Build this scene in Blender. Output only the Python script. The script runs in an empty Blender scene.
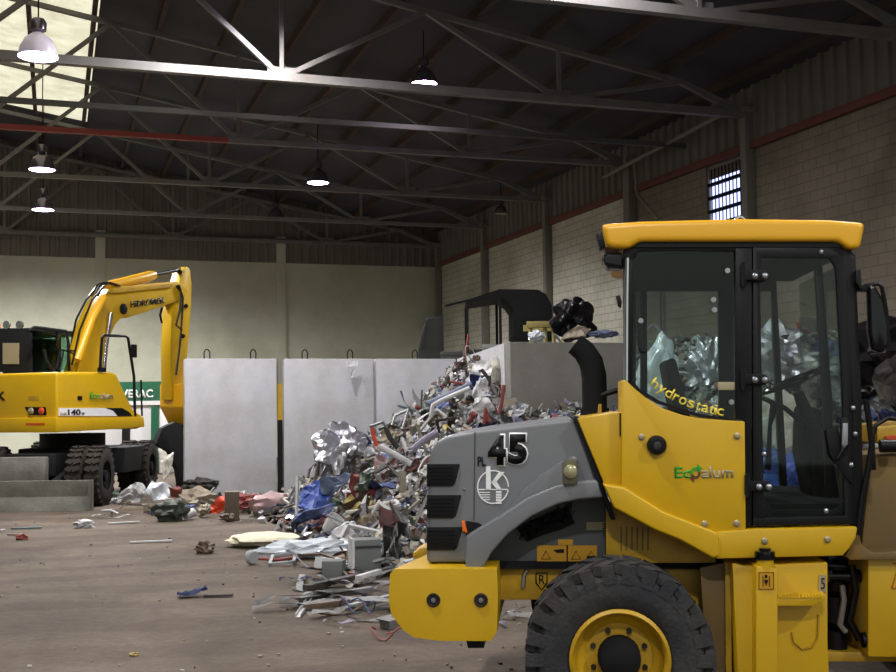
import bpy, bmesh, math, random
from mathutils import Vector, Matrix, Euler, noise
R = math.radians
rnd = random.Random(7)
S = bpy.context.scene
COL = S.collection

# ------------------------------------------------------------------ camera
FPX, CAMH, YAW = 1155.0, 1.7, R(-18.8)
PITCH, ROLL = math.atan(70/1155), -0.013
cd = bpy.data.cameras.new('camera'); cam = bpy.data.objects.new('camera', cd); COL.objects.link(cam)
cd.sensor_width = 36; cd.lens = FPX/896*36; cd.clip_end = 200; cd.clip_start = .05
CM = Matrix.Translation((0, 0, CAMH)) @ Matrix.Rotation(YAW, 4, 'Z') @ Matrix.Rotation(math.pi/2+PITCH, 4, 'X') @ Matrix.Rotation(ROLL, 4, 'Z')
cam.matrix_world = CM
S.camera = cam
S.view_settings.view_transform = 'Standard'; S.view_settings.look = 'None'
S.view_settings.gamma = 1; S.view_settings.use_curve_mapping = False
S.view_settings.exposure = 0.0

def ray(px, py):
    return (CM.to_3x3() @ Vector(((px-448)/FPX, (336-py)/FPX, -1))).normalized()
CO = Vector((0, 0, CAMH))
def hit(px, py, axis, c):                    # world point where coordinate axis == c
    d = ray(px, py); t = (c-CO[axis])/d[axis]
    return CO+d*t
class Frame:
    def __init__(s, u, d, rz, heading=0.0):   # u, d: metres right of / ahead of the viewer
        b = Matrix.Rotation(YAW, 4, 'Z') @ Vector((u, d, 0))
        s.loc = b; s.rz = rz
        s.M = Matrix.Translation(b) @ Matrix.Rotation(rz, 4, 'Z'); s.I = s.M.inverted()
    def on(s, axis, c, px, py):
        o = s.I @ CO; d = s.I.to_3x3() @ ray(px, py)
        t = (c-o[axis])/d[axis]
        return o+d*t
W3 = Frame(0, 0, YAW)                         # viewer frame: x right, y ahead
def at(px, py, D):                            # world point at distance D ahead
    return W3.M @ W3.on(1, D, px, py)
def ground(px, py):
    return hit(px, py, 2, 0.0)

# ------------------------------------------------------------------ materials
def lin(c):
    c = c/255
    return c/12.92 if c <= .04045 else ((c+.055)/1.055)**2.4
MATS = {}
def mat(name, rgb, rough=.6, metal=0, var=.12, scale=6, bump=.0, dirt=None, dirt_amt=.0, coat=0, bscale=40):
    m = bpy.data.materials.new(name); m.use_nodes = True; nt = m.node_tree; N = nt.nodes; L = nt.links
    b = N['Principled BSDF']; b.inputs['Roughness'].default_value = rough; b.inputs['Metallic'].default_value = metal
    if max(rgb) < 60 and not metal: b.inputs['Specular IOR Level'].default_value = .22
    if coat: b.inputs['Coat Weight'].default_value = coat; b.inputs['Coat Roughness'].default_value = .12
    base = tuple(lin(v) for v in rgb)+(1,)
    tc = N.new('ShaderNodeTexCoord'); nz = N.new('ShaderNodeTexNoise'); nz.inputs['Scale'].default_value = scale; nz.inputs['Detail'].default_value = 5
    L.new(tc.outputs['Object'], nz.inputs['Vector'])
    mx = N.new('ShaderNodeMix'); mx.data_type = 'RGBA'
    mx.inputs['A'].default_value = tuple(v*(1-var) for v in base[:3])+(1,)
    mx.inputs['B'].default_value = tuple(min(1, v*(1+var)) for v in base[:3])+(1,)
    L.new(nz.outputs['Fac'], mx.inputs['Factor']); out = mx.outputs['Result']
    if dirt:
        n2 = N.new('ShaderNodeTexNoise'); n2.inputs['Scale'].default_value = scale*.35; n2.inputs['Detail'].default_value = 8; n2.inputs['Roughness'].default_value = .7
        L.new(tc.outputs['Object'], n2.inputs['Vector'])
        cr = N.new('ShaderNodeValToRGB'); cr.color_ramp.elements[0].position = .42; cr.color_ramp.elements[1].position = .68
        cr.color_ramp.elements[1].color = (dirt_amt,)*3+(1,)
        L.new(n2.outputs['Fac'], cr.inputs['Fac'])
        m2 = N.new('ShaderNodeMix'); m2.data_type = 'RGBA'; m2.inputs['B'].default_value = tuple(lin(v) for v in dirt)+(1,)
        L.new(cr.outputs['Color'], m2.inputs['Factor']); L.new(out, m2.inputs['A']); out = m2.outputs['Result']
    L.new(out, b.inputs['Base Color'])
    if bump:
        n3 = N.new('ShaderNodeTexNoise'); n3.inputs['Scale'].default_value = bscale; n3.inputs['Detail'].default_value = 4
        L.new(tc.outputs['Object'], n3.inputs['Vector'])
        bp = N.new('ShaderNodeBump'); bp.inputs['Strength'].default_value = bump; bp.inputs['Distance'].default_value = .02
        L.new(n3.outputs['Fac'], bp.inputs['Height']); L.new(bp.outputs['Normal'], b.inputs['Normal'])
    MATS[name] = m
    return m
def emit(name, rgb, strength):
    m = bpy.data.materials.new(name); m.use_nodes = True; nt = m.node_tree
    b = nt.nodes['Principled BSDF']; b.inputs['Base Color'].default_value = (.5, .5, .5, 1)
    b.inputs['Emission Color'].default_value = tuple(lin(v) for v in rgb)+(1,); b.inputs['Emission Strength'].default_value = strength
    MATS[name] = m; return m
def glass(name, tint=(.8, .86, .84), refl=.10):
    m = bpy.data.materials.new(name); m.use_nodes = True; nt = m.node_tree; N = nt.nodes; L = nt.links
    N.remove(N['Principled BSDF']); o = N['Material Output']
    t = N.new('ShaderNodeBsdfTransparent'); t.inputs['Color'].default_value = tint+(1,)
    g = N.new('ShaderNodeBsdfGlossy'); g.inputs['Roughness'].default_value = .03
    f = N.new('ShaderNodeLayerWeight'); f.inputs['Blend'].default_value = .5
    pw = N.new('ShaderNodeMath'); pw.operation = 'POWER'; pw.inputs[1].default_value = 5; L.new(f.outputs['Facing'], pw.inputs[0])
    mt = N.new('ShaderNodeMath'); mt.operation = 'MULTIPLY_ADD'; mt.use_clamp = True; mt.inputs[1].default_value = .9; mt.inputs[2].default_value = refl
    mx = N.new('ShaderNodeMixShader'); L.new(pw.outputs[0], mt.inputs[0]); L.new(mt.outputs[0], mx.inputs[0])
    L.new(t.outputs[0], mx.inputs[1]); L.new(g.outputs[0], mx.inputs[2]); L.new(mx.outputs[0], o.inputs['Surface'])
    MATS[name] = m; return m

mat('yellow', (196, 156, 3), .38, 0, .04, 3, 0, (140, 112, 50), .22)
mat('yellow_top', (214, 160, 24), .34, 0, .03, 3)
mat('yellow_dirty', (186, 146, 14), .5, 0, .08, 5, 0, (105, 82, 40), .55)
mat('brown_dirty', (118, 90, 32), .6, 0, .12, 5, 0, (90, 80, 62), .7)
mat('hood_grey', (106, 108, 111), .4, .0, .03, 3, 0, (105, 104, 102), .25)
mat('hood_dark', (72, 74, 77), .6, 0, .08, 6)
mat('black', (14, 14, 17), .4, 0, .1)
mat('black_gloss', (10, 10, 14), .15, 0, .1, coat=.3)
mat('black_matte', (22, 22, 24), .85, 0, .15)
mat('rubber', (48, 49, 52), .85, 0, .22, 9, .3, (92, 86, 76), .45)
mat('rubber_brown', (46, 42, 38), .9, 0, .2, 5, .3, (66, 60, 50), .6)
mat('chrome', (200, 202, 208), .2, 1, .03)
mat('steel', (150, 152, 156), .35, .85, .1)
mat('bolt', (165, 150, 120), .4, .6, .1)
mat('white_paint', (225, 225, 225), .5, 0, .04)
mat('decal_black', (12, 12, 14), .5, 0, 0)
mat('decal_yellow', (222, 200, 60), .5, 0, 0)
mat('decal_green', (40, 150, 40), .5, 0, 0)
mat('decal_grey', (150, 140, 110), .5, 0, 0)
mat('decal_brown', (95, 48, 20), .5, 0, 0)
mat('decal_red', (190, 60, 20), .5, 0, 0)
mat('orange_lens', (225, 105, 20), .25, 0, .05)
mat('sticker_orange', (188, 136, 14), .5, 0, .05)
mat('lamp_lens', (158, 152, 120), .2, .3, .2, 60)
mat('olive', (84, 82, 62), .5, 0, .1)
mat('seat_fabric', (34, 33, 35), .9, 0, .15)
glass('cab_glass', (.80, .86, .84), .02)
glass('exca_glass', (.62, .76, .70), .03)
mat('truss_paint', (118, 116, 114), .6, .1, .2, 3, 0, (95, 82, 70), .5)
mat('truss_red', (140, 52, 44), .6, 0, .15, 3)
mat('rust_red', (104, 56, 46), .75, 0, .25, 4)
mat('purlin_wood', (70, 54, 48), .85, 0, .3, 3)
mat('roof_sheet', (58, 58, 66), .8, 0, .2, 1.5)
mat('column_paint', (120, 117, 106), .7, 0, .15, 3)
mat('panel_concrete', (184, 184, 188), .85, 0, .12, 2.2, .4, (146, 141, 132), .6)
mat('shaded_concrete', (128, 126, 119), .9, 0, .12, 2.2, .4, (100, 96, 86), .6)  # panel concrete again, with the shade on the front wall put into its colour
mat('backwall_paint', (190, 190, 170), .85, 0, .08, 1.2, .3, (152, 150, 130), .6)
mat('blade_steel', (128, 128, 118), .7, .2, .2, 5, .3, (86, 84, 76), .8)
mat('under_black', (24, 25, 26), .7, 0, .2)
mat('green_sign', (22, 92, 62), .6, 0, .06)
mat('lamp_alu', (120, 112, 122), .25, .6, .05)
mat('lamp_shade', (214, 204, 216), .3, .1, .05)
b_ = MATS['lamp_shade'].node_tree.nodes['Principled BSDF']; b_.inputs['Emission Color'].default_value = (.8, .7, .95, 1); b_.inputs['Emission Strength'].default_value = .16
emit('lamp_on', (232, 200, 255), 30)
emit('skylight', (252, 248, 214), .92)
sk = MATS['skylight'].node_tree; nz_ = sk.nodes.new('ShaderNodeTexNoise'); nz_.inputs['Scale'].default_value = 1.6; nz_.inputs['Detail'].default_value = 8; nz_.inputs['Roughness'].default_value = .75
tc_ = sk.nodes.new('ShaderNodeTexCoord'); rp_ = sk.nodes.new('ShaderNodeValToRGB'); rp_.color_ramp.elements[0].position = .3; rp_.color_ramp.elements[0].color = (.55, .5, .32, 1); rp_.color_ramp.elements[1].position = .6; rp_.color_ramp.elements[1].color = (.97, .95, .72, 1)
sk.links.new(tc_.outputs['Object'], nz_.inputs['Vector']); sk.links.new(nz_.outputs['Fac'], rp_.inputs['Fac']); sk.links.new(rp_.outputs['Color'], sk.nodes['Principled BSDF'].inputs['Emission Color'])
emit('window_sky', (186, 196, 255), 2.2)

def coords_yz(N, L, a, b, obj='Object'):
    tc = N.new('ShaderNodeTexCoord'); sp = N.new('ShaderNodeSeparateXYZ'); cb = N.new('ShaderNodeCombineXYZ')
    L.new(tc.outputs[obj], sp.inputs[0]); L.new(sp.outputs[a], cb.inputs[0]); L.new(sp.outputs[b], cb.inputs[1])
    return cb.outputs[0]
def block_mat(name, c1, c2, mortar, axis, w=.4, h=.2, msize=.012):
    m = bpy.data.materials.new(name); m.use_nodes = True; nt = m.node_tree; N = nt.nodes; L = nt.links
    b = N['Principled BSDF']; b.inputs['Roughness'].default_value = .9
    v = coords_yz(N, L, axis, 'Z')
    br = N.new('ShaderNodeTexBrick'); br.inputs['Scale'].default_value = 1
    br.inputs['Brick Width'].default_value = w; br.inputs['Row Height'].default_value = h; br.inputs['Mortar Size'].default_value = msize
    br.inputs['Mortar Smooth'].default_value = .2
    br.inputs['Color1'].default_value = tuple(map(lin, c1))+(1,); br.inputs['Color2'].default_value = tuple(map(lin, c2))+(1,)
    br.inputs['Mortar'].default_value = tuple(map(lin, mortar))+(1,)
    L.new(v, br.inputs['Vector'])
    nz = N.new('ShaderNodeTexNoise'); nz.inputs['Scale'].default_value = .8; nz.inputs['Detail'].default_value = 8
    L.new(v, nz.inputs['Vector'])
    cr = N.new('ShaderNodeValToRGB'); cr.color_ramp.elements[0].position = .3; cr.color_ramp.elements[0].color = (.72, .7, .66, 1); cr.color_ramp.elements[1].position = .65
    L.new(nz.outputs['Fac'], cr.inputs['Fac'])
    mx = N.new('ShaderNodeMix'); mx.data_type = 'RGBA'; mx.blend_type = 'MULTIPLY'; mx.inputs['Factor'].default_value = 1
    L.new(br.outputs['Color'], mx.inputs['A']); L.new(cr.outputs['Color'], mx.inputs['B']); L.new(mx.outputs['Result'], b.inputs['Base Color'])
    bp = N.new('ShaderNodeBump'); bp.inputs['Strength'].default_value = .5; bp.inputs['Distance'].default_value = .01; bp.invert = True
    L.new(br.outputs['Fac'], bp.inputs['Height']); L.new(bp.outputs['Normal'], b.inputs['Normal'])
    MATS[name] = m; return m
block_mat('blocks_white', (204, 202, 186), (196, 194, 178), (160, 158, 144), 'Y')
block_mat('blocks_raw', (136, 127, 110), (130, 121, 105), (112, 105, 92), 'Y')
def floor_mat():
    m = bpy.data.materials.new('dirt_floor'); m.use_nodes = True; nt = m.node_tree; N = nt.nodes; L = nt.links
    b = N['Principled BSDF']; b.inputs['Roughness'].default_value = .9
    tc = N.new('ShaderNodeTexCoord')
    def nz(sc, det, dist=0, rot=0, sx=1, sy=1, ro=.6):
        mp = N.new('ShaderNodeMapping'); mp.inputs['Rotation'].default_value = (0, 0, rot); mp.inputs['Scale'].default_value = (sx, sy, 1)
        L.new(tc.outputs['Object'], mp.inputs['Vector'])
        n = N.new('ShaderNodeTexNoise'); n.inputs['Scale'].default_value = sc; n.inputs['Detail'].default_value = det
        n.inputs['Distortion'].default_value = dist; n.inputs['Roughness'].default_value = ro
        L.new(mp.outputs[0], n.inputs['Vector']); return n.outputs['Fac']
    def ramp(f, p0, c0, p1, c1):
        cr = N.new('ShaderNodeValToRGB'); e = cr.color_ramp.elements
        e[0].position = p0; e[0].color = c0; e[1].position = p1; e[1].color = c1
        L.new(f, cr.inputs['Fac']); return cr.outputs['Color']
    def mix(a, b_, f, mode='MIX'):
        mx = N.new('ShaderNodeMix'); mx.data_type = 'RGBA'; mx.blend_type = mode
        if isinstance(f, float): mx.inputs['Factor'].default_value = f
        else: L.new(f, mx.inputs['Factor'])
        L.new(a, mx.inputs['A']); L.new(b_, mx.inputs['B']); return mx.outputs['Result']
    rgb = lambda r, g, b_: (lin(r), lin(g), lin(b_), 1)
    a = ramp(nz(.55, 7, .6), .35, rgb(90, 78, 66), .65, rgb(114, 101, 87))
    # tyre tracks: stretched distorted streaks
    t1 = ramp(nz(.9, 8, 2.0, 1.2, 1.3, .6), .38, rgb(196, 188, 180), .62, (1, 1, 1, 1))
    a = mix(a, t1, .45, 'MULTIPLY')
    wv = N.new('ShaderNodeTexWave'); wv.wave_type = 'RINGS'; wv.inputs['Scale'].default_value = .3; wv.inputs['Distortion'].default_value = 11
    wv.inputs['Detail'].default_value = 4; wv.inputs['Detail Scale'].default_value = .7
    mp = N.new('ShaderNodeMapping'); mp.inputs['Location'].default_value = (6, -3, 0); L.new(tc.outputs['Object'], mp.inputs['Vector']); L.new(mp.outputs[0], wv.inputs['Vector'])
    t2 = ramp(wv.outputs['Fac'], .25, rgb(176, 168, 160), .55, (1, 1, 1, 1))
    a = mix(a, t2, .35, 'MULTIPLY')
    fine = ramp(nz(14, 6, 0, 0, 1, 1, .75), .35, rgb(214, 210, 204), .62, (1, 1, 1, 1))
    a = mix(a, fine, .8, 'MULTIPLY')
    spk = ramp(nz(45, 2, 0), .74, (0, 0, 0, 1), .78, (.6, .6, .6, 1))
    lg = N.new('ShaderNodeRGB'); lg.outputs[0].default_value = rgb(176, 168, 156)
    a = mix(a, lg.outputs[0], spk)
    L.new(a, b.inputs['Base Color'])
    bp = N.new('ShaderNodeBump'); bp.inputs['Strength'].default_value = .5; bp.inputs['Distance'].default_value = .03
    L.new(nz(7, 9, .4), bp.inputs['Height']); L.new(bp.outputs['Normal'], b.inputs['Normal'])
    MATS['dirt_floor'] = m
floor_mat()
def clad_mat(name, rgb1, axis):
    m = mat(name, rgb1, .75, .1, .25, .8)
clad_mat('cladding', (112, 106, 98), 'X')

# ------------------------------------------------------------------ mesh builder
class MB:
    def __init__(s): s.bm = bmesh.new()
    def box(s, c, sz, rot=None):
        M = Matrix.Translation(c) @ (Euler(rot).to_matrix().to_4x4() if rot else Matrix()) @ Matrix.Diagonal((*sz, 1))
        bmesh.ops.create_cube(s.bm, size=1, matrix=M); return s
    def b(s, x0, x1, y0, y1, z0, z1):
        return s.box(((x0+x1)/2, (y0+y1)/2, (z0+z1)/2), (abs(x1-x0), abs(y1-y0), abs(z1-z0)))
    def prism(s, pts, axis, c0, c1):          # pts: 3D points, coordinate `axis` replaced by c0 / c1
        a = []; b = []
        for p in pts:
            q = Vector(p); q[axis] = c0; a.append(s.bm.verts.new(q))
            q = Vector(p); q[axis] = c1; b.append(s.bm.verts.new(q))
        n = len(pts)
        fs = [s.bm.faces.new(a), s.bm.faces.new(b[::-1])]
        for i in range(n):
            fs.append(s.bm.faces.new((a[i], b[i], b[(i+1) % n], a[(i+1) % n])))
        bmesh.ops.recalc_face_normals(s.bm, faces=fs); return s
    def bar(s, p, q, w, h=None, up=(0, 0, 1)):
        p = Vector(p); q = Vector(q); d = q-p; h = h or w; L = d.length
        z = d.normalized(); x = Vector(up).cross(z)
        if x.length < 1e-4: x = Vector((1, 0, 0)).cross(z)
        x.normalize(); y = z.cross(x)
        M = Matrix((x, y, z)).transposed().to_4x4(); M.translation = (p+q)/2
        bmesh.ops.create_cube(s.bm, size=1, matrix=M @ Matrix.Diagonal((w, h, L, 1))); return s
    def cyl(s, p, q, r, r2=None, seg=16):
        p = Vector(p); q = Vector(q); d = q-p
        M = d.to_track_quat('Z', 'Y').to_matrix().to_4x4(); M.translation = (p+q)/2
        bmesh.ops.create_cone(s.bm, cap_ends=True, segments=seg, radius1=r, radius2=r if r2 is None else r2, depth=d.length, matrix=M); return s
    def tube(s, pts, r, seg=8, closed=False):
        pts = [Vector(p) for p in pts]; n = len(pts); rings = []
        ref = None
        for i, p in enumerate(pts):
            if closed: t = pts[(i+1) % n]-pts[i-1]
            else: t = pts[min(i+1, n-1)]-pts[max(i-1, 0)]
            t.normalize()
            if ref is None:
                ref = Vector((0, 0, 1)) if abs(t.z) < .9 else Vector((1, 0, 0))
            x = (ref-t*ref.dot(t)).normalized(); ref = x; y = t.cross(x)
            rr = r[i] if isinstance(r, (list, tuple)) else r
            rings.append([s.bm.verts.new(p+(x*math.cos(2*math.pi*k/seg)+y*math.sin(2*math.pi*k/seg))*rr) for k in range(seg)])
        fs = []
        for i in range(n if closed else n-1):
            a = rings[i]; b = rings[(i+1) % n]
            for k in range(seg):
                fs.append(s.bm.faces.new((a[k], a[(k+1) % seg], b[(k+1) % seg], b[k])))
        if not closed:
            fs.append(s.bm.faces.new(rings[0][::-1])); fs.append(s.bm.faces.new(rings[-1]))
        bmesh.ops.recalc_face_normals(s.bm, faces=fs); return s
    def lathe(s, prof, o, ax, seg=32):        # prof: (radius, distance along ax)
        o = Vector(o); ax = Vector(ax).normalized(); x = ax.orthogonal().normalized(); y = ax.cross(x); rings = []
        for r, h in prof:
            if r < 1e-5: rings.append([s.bm.verts.new(o+ax*h)])
            else: rings.append([s.bm.verts.new(o+ax*h+(x*math.cos(2*math.pi*k/seg)+y*math.sin(2*math.pi*k/seg))*r) for k in range(seg)])
        fs = []
        for a, b in zip(rings, rings[1:]):
            for k in range(seg):
                k2 = (k+1) % seg
                if len(a) == 1 and len(b) == 1: continue
                if len(a) == 1: f = (a[0], b[k2], b[k])
                elif len(b) == 1: f = (a[k], a[k2], b[0])
                else: f = (a[k], a[k2], b[k2], b[k])
                fs.append(s.bm.faces.new(f))
        bmesh.ops.recalc_face_normals(s.bm, faces=fs); return s
    def blob(s, c, sz, seed, amp=.25, freq=2.0, sub=3):
        r = bmesh.ops.create_icosphere(s.bm, subdivisions=sub, radius=1)
        for v in r['verts']:
            d = 1+amp*noise.noise(v.co*freq+Vector((seed*7.3, seed*3.1, 0)))*2
            v.co = Vector(c)+Vector((v.co.x*sz[0]*d, v.co.y*sz[1]*d, v.co.z*sz[2]*d))
        return s
    def sheet(s, w, h, n, fn, thick):
        vs = [[s.bm.verts.new(fn(i/n, j/n)) for j in range(n+1)] for i in range(n+1)]
        fs = [s.bm.faces.new((vs[i][j], vs[i+1][j], vs[i+1][j+1], vs[i][j+1])) for i in range(n) for j in range(n)]
        bmesh.ops.solidify(s.bm, geom=fs, thickness=thick); return s
    def mesh(s, name, mats, smooth=False, bevel=0, seg=2):
        if bevel:
            es = [e for e in s.bm.edges if len(e.link_faces) == 2 and e.calc_face_angle(0) > .35]
            bmesh.ops.bevel(s.bm, geom=es, offset=bevel, segments=seg, profile=.6, affect='EDGES', clamp_overlap=True)
        me = bpy.data.meshes.new(name); s.bm.to_mesh(me); s.bm.free()
        for m in (mats if isinstance(mats, (list, tuple)) else [mats]): me.materials.append(MATS[m])
        if smooth or bevel:
            for p in me.polygons: p.use_smooth = True
            me.set_sharp_from_angle(angle=R(38))
        return me
    def build(s, name, mats, parent=None, smooth=False, bevel=0, seg=2, label=None):
        o = bpy.data.objects.new(name, s.mesh(name, mats, smooth, bevel, seg)); COL.objects.link(o)
        if parent: o.parent = parent
        if label: o['label'] = label
        return o
def tag(o, label, cat, group=None, kind=None):
    o['label'] = label; o['category'] = cat
    if group: o['group'] = group
    if kind: o['kind'] = kind
    return o
def struct(o, label):
    o['kind'] = 'structure'; o['label'] = label; o['category'] = 'structure'; return o
def empty(name, loc, rz, label, cat, group=None):
    o = bpy.data.objects.new(name, None); COL.objects.link(o); o.location = loc; o.rotation_euler = (0, 0, rz)
    o.empty_display_size = .2
    return tag(o, label, cat, group)
def copy_tree(o, parent=None):
    c = o.copy(); COL.objects.link(c)
    if parent: c.parent = parent
    for ch in list(o.children): copy_tree(ch, c)
    return c
def text_mesh(body, fit, to3, name, m, parent, bold=0.0, depth=.003, label=None):
    """letters stretched to a rectangle; to3(s, t) maps 0..1 across and up to a local point; depth pushes along the given normal"""
    cu = bpy.data.curves.new('t', 'FONT'); cu.body = body; cu.offset = bold; cu.resolution_u = 3
    ob = bpy.data.objects.new('t', cu); COL.objects.link(ob)
    bpy.context.view_layer.update()
    me = bpy.data.meshes.new_from_object(ob.evaluated_get(bpy.context.evaluated_depsgraph_get()))
    bpy.data.objects.remove(ob); bpy.data.curves.remove(cu)
    bm = bmesh.new(); bm.from_mesh(me); bpy.data.meshes.remove(me)
    xs = [v.co.x for v in bm.verts]; ys = [v.co.y for v in bm.verts]
    x0, x1, y0, y1 = min(xs), max(xs), min(ys), max(ys)
    for v in bm.verts: v.co = to3((v.co.x-x0)/(x1-x0), (v.co.y-y0)/(y1-y0))
    bmesh.ops.recalc_face_normals(bm, faces=bm.faces[:])
    if fit is not None:
        r = bmesh.ops.extrude_face_region(bm, geom=bm.faces[:])
        for v in r['geom']:
            if isinstance(v, bmesh.types.BMVert): v.co += Vector(fit)*depth
    me = bpy.data.meshes.new(name); bm.to_mesh(me); bm.free(); me.materials.append(MATS[m])
    o = bpy.data.objects.new(name, me); COL.objects.link(o)
    if parent: o.parent = parent
    if label: o['label'] = label
    return o

# ================================================================== THE HALL
WX, BY, LX, FY = 13.3, 40.0, -14.0, -9.0
TOPZ = 6.78
def roofz(x): return 8.95-.17*(x-6.4)
RIDGE = -7.0
def rz_(x): return roofz(x) if x > RIDGE else roofz(RIDGE)-.17*(RIDGE-x)
struct(MB().b(LX-1, WX+1, FY-12, BY+1, -.2, 0).build('floor', 'dirt_floor'), 'brown dirt-covered concrete floor with tyre tracks')
struct(MB().b(LX, WX+.3, BY, BY+.3, 0, TOPZ).build('wall_back', 'backwall_paint'), 'pale painted back wall')
# ribbed cladding above the back wall
def ribbed(p0, p1, zlo, zhi_fn, normal, pitch=.30, depth=.05):
    m = MB(); p0 = Vector(p0); p1 = Vector(p1); d = (p1-p0); L = d.length; d.normalize(); n = Vector(normal)
    k = int(L/pitch); prof = []
    for i in range(k):
        s0 = i*pitch
        prof += [(s0, 0), (s0+pitch*.55, 0), (s0+pitch*.65, depth), (s0+pitch*.9, depth)]
    prof.append((L, 0)); lo = []; hi = []
    for s_, off in prof:
        q = p0+d*s_+n*off
        lo.append(m.bm.verts.new((q.x, q.y, zlo))); hi.append(m.bm.verts.new((q.x, q.y, zhi_fn(q))))
    fs = [m.bm.faces.new((lo[i], lo[i+1], hi[i+1], hi[i])) for i in range(len(lo)-1)]
    q0 = p0-n*.06; q1 = p1-n*.06; bk = [(q0.x, q0.y, zlo), (q1.x, q1.y, zlo), (q1.x, q1.y, zhi_fn(q1)), (q0.x, q0.y, zhi_fn(q0))]
    if zhi_fn(q0) != zhi_fn(q1): bk.insert(3, (RIDGE, q0.y, rz_(RIDGE)+.3))
    m.prism(bk, 0 if abs(n.x) > .5 else 1, (q0.x if abs(n.x) > .5 else q0.y), (q0.x if abs(n.x) > .5 else q0.y)-(.05*(n.x if abs(n.x) > .5 else n.y)))
    return m
struct(ribbed((LX, BY, 0), (WX, BY, 0), TOPZ, lambda q: rz_(q.x)+.3, (0, -1, 0)).build('wall_back', 'cladding'), 'dark ribbed cladding above the pale back wall')
for i, px in enumerate((100, 281)):
    p = hit(px, 300, 1, BY)
    struct(MB().b(p.x-.16, p.x+.16, BY-.1, BY, 0, 7.7).build('trim_%d' % (i+1), 'backwall_paint', bevel=.01), 'vertical pilaster on the back wall')
struct(MB().b(LX, WX, BY-.16, BY-.04, TOPZ+.72, TOPZ+.84).build('trim_3', 'column_paint'), 'horizontal rail across the back cladding')
# right wall
wy = [FY, 24.9, BY]
w0 = hit(707, 200, 0, WX).y; w1 = hit(757, 200, 0, WX).y+.22; wz1 = TOPZ-.02; wz0 = 5.15
m = MB(); m.b(WX, WX+.25, FY, w1, 0, TOPZ); m.b(WX, WX+.25, w1, w0, 0, wz0); m.b(WX, WX+.25, w0, 24.9, 0, TOPZ)
struct(m.build('wall_right', 'blocks_raw'), 'raw brownish concrete block wall on the right')
struct(MB().b(WX, WX+.25, 24.9, BY, 0, TOPZ).build('wall_right', 'blocks_white'), 'pale block wall at the far right')
struct(ribbed((WX, FY, 0), (WX, BY, 0), TOPZ, lambda q: rz_(q.x)+.3, (-1, 0, 0), .36, .06).build('wall_right', 'cladding'), 'ribbed cladding above the right block wall')
struct(MB().b(WX-.12, WX, FY, BY, TOPZ, TOPZ+.16).build('trim_4', 'rust_red', bevel=.01), 'rust red steel rail along the top of the right wall')
struct(MB().b(LX-.3, LX, FY, 23, 0, rz_(LX)+.3).b(LX-.3, LX, 39, BY, 0, rz_(LX)+.3).b(LX-.3, LX, 23, 39, 6.4, rz_(LX)+.3).build('wall_left', 'backwall_paint'), 'left wall with a wide doorway')
# window with louvre lattice
win = struct(MB().b(WX+.02, WX+.2, w1, w0, wz1-.06, wz1).b(WX+.02, WX+.2, w1, w0, wz0, wz0+.06).b(WX+.02, WX+.2, w1, w1+.06, wz0, wz1).b(WX+.02, WX+.2, w0-.06, w0, wz0, wz1).build('window_1', 'column_paint'), 'latticed window high in the right wall')
MB().b(WX+.07, WX+.09, w1+.04, w0-.04, wz0+.06, wz0+1.34).build('pane', 'window_sky', win)
MB().b(WX+.06, WX+.10, w1+.04, w0-.04, wz0+1.34, wz1-.06).build('shutter', 'cladding', win, label='dark shutter strip above the bright panes')
m = MB()
for k in range(1, 5): m.b(WX+.0, WX+.06, w1+.03, w0-.03, wz0+.06+k*.29-.035, wz0+.06+k*.29+.035)
nb = 12
for k in range(1, nb): y = w1+(w0-w1)*k/nb; m.b(WX+.03, WX+.05, y-.008, y+.008, wz0+.05, wz1-.05)
m.build('bars', 'black_matte', win)

# roof
def roofpart(x0, x1, y0, y1, off=.30, th=.06):
    m = MB(); v = [(x0, y0, rz_(x0)+off), (x1, y0, rz_(x1)+off), (x1, y0, rz_(x1)+off+th), (x0, y0, rz_(x0)+off+th)]
    return m.prism(v, 1, y0, y1)
SK0, SK1, SY0, SY1 = -3.4, .83, -2.0, 35.2
for a in ((SK1, WX+.4, FY, BY), (SK0, SK1, SY1, BY), (SK0, SK1, FY, SY0), (RIDGE, SK0, FY, BY), (LX-.3, RIDGE, FY, BY)):
    struct(roofpart(*a).build('ceiling', 'roof_sheet'), 'dark corrugated roof sheeting')
struct(roofpart(SK0, SK1, SY0, SY1).build('ceiling', 'skylight'), 'bright translucent skylight strip in the roof')
# purlins
x = 12.7; pk = 0
while x > -5:
    z = roofz(x)
    o = MB().bar((x, FY, z+.2), (x, BY-.05, z+.2), .1, .18).build('purlin', 'purlin_wood')
    tag(o, 'reddish brown purlin running lengthwise under the roof', 'beam', 'purlins under the roof sheeting'); x -= 1.33

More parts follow.
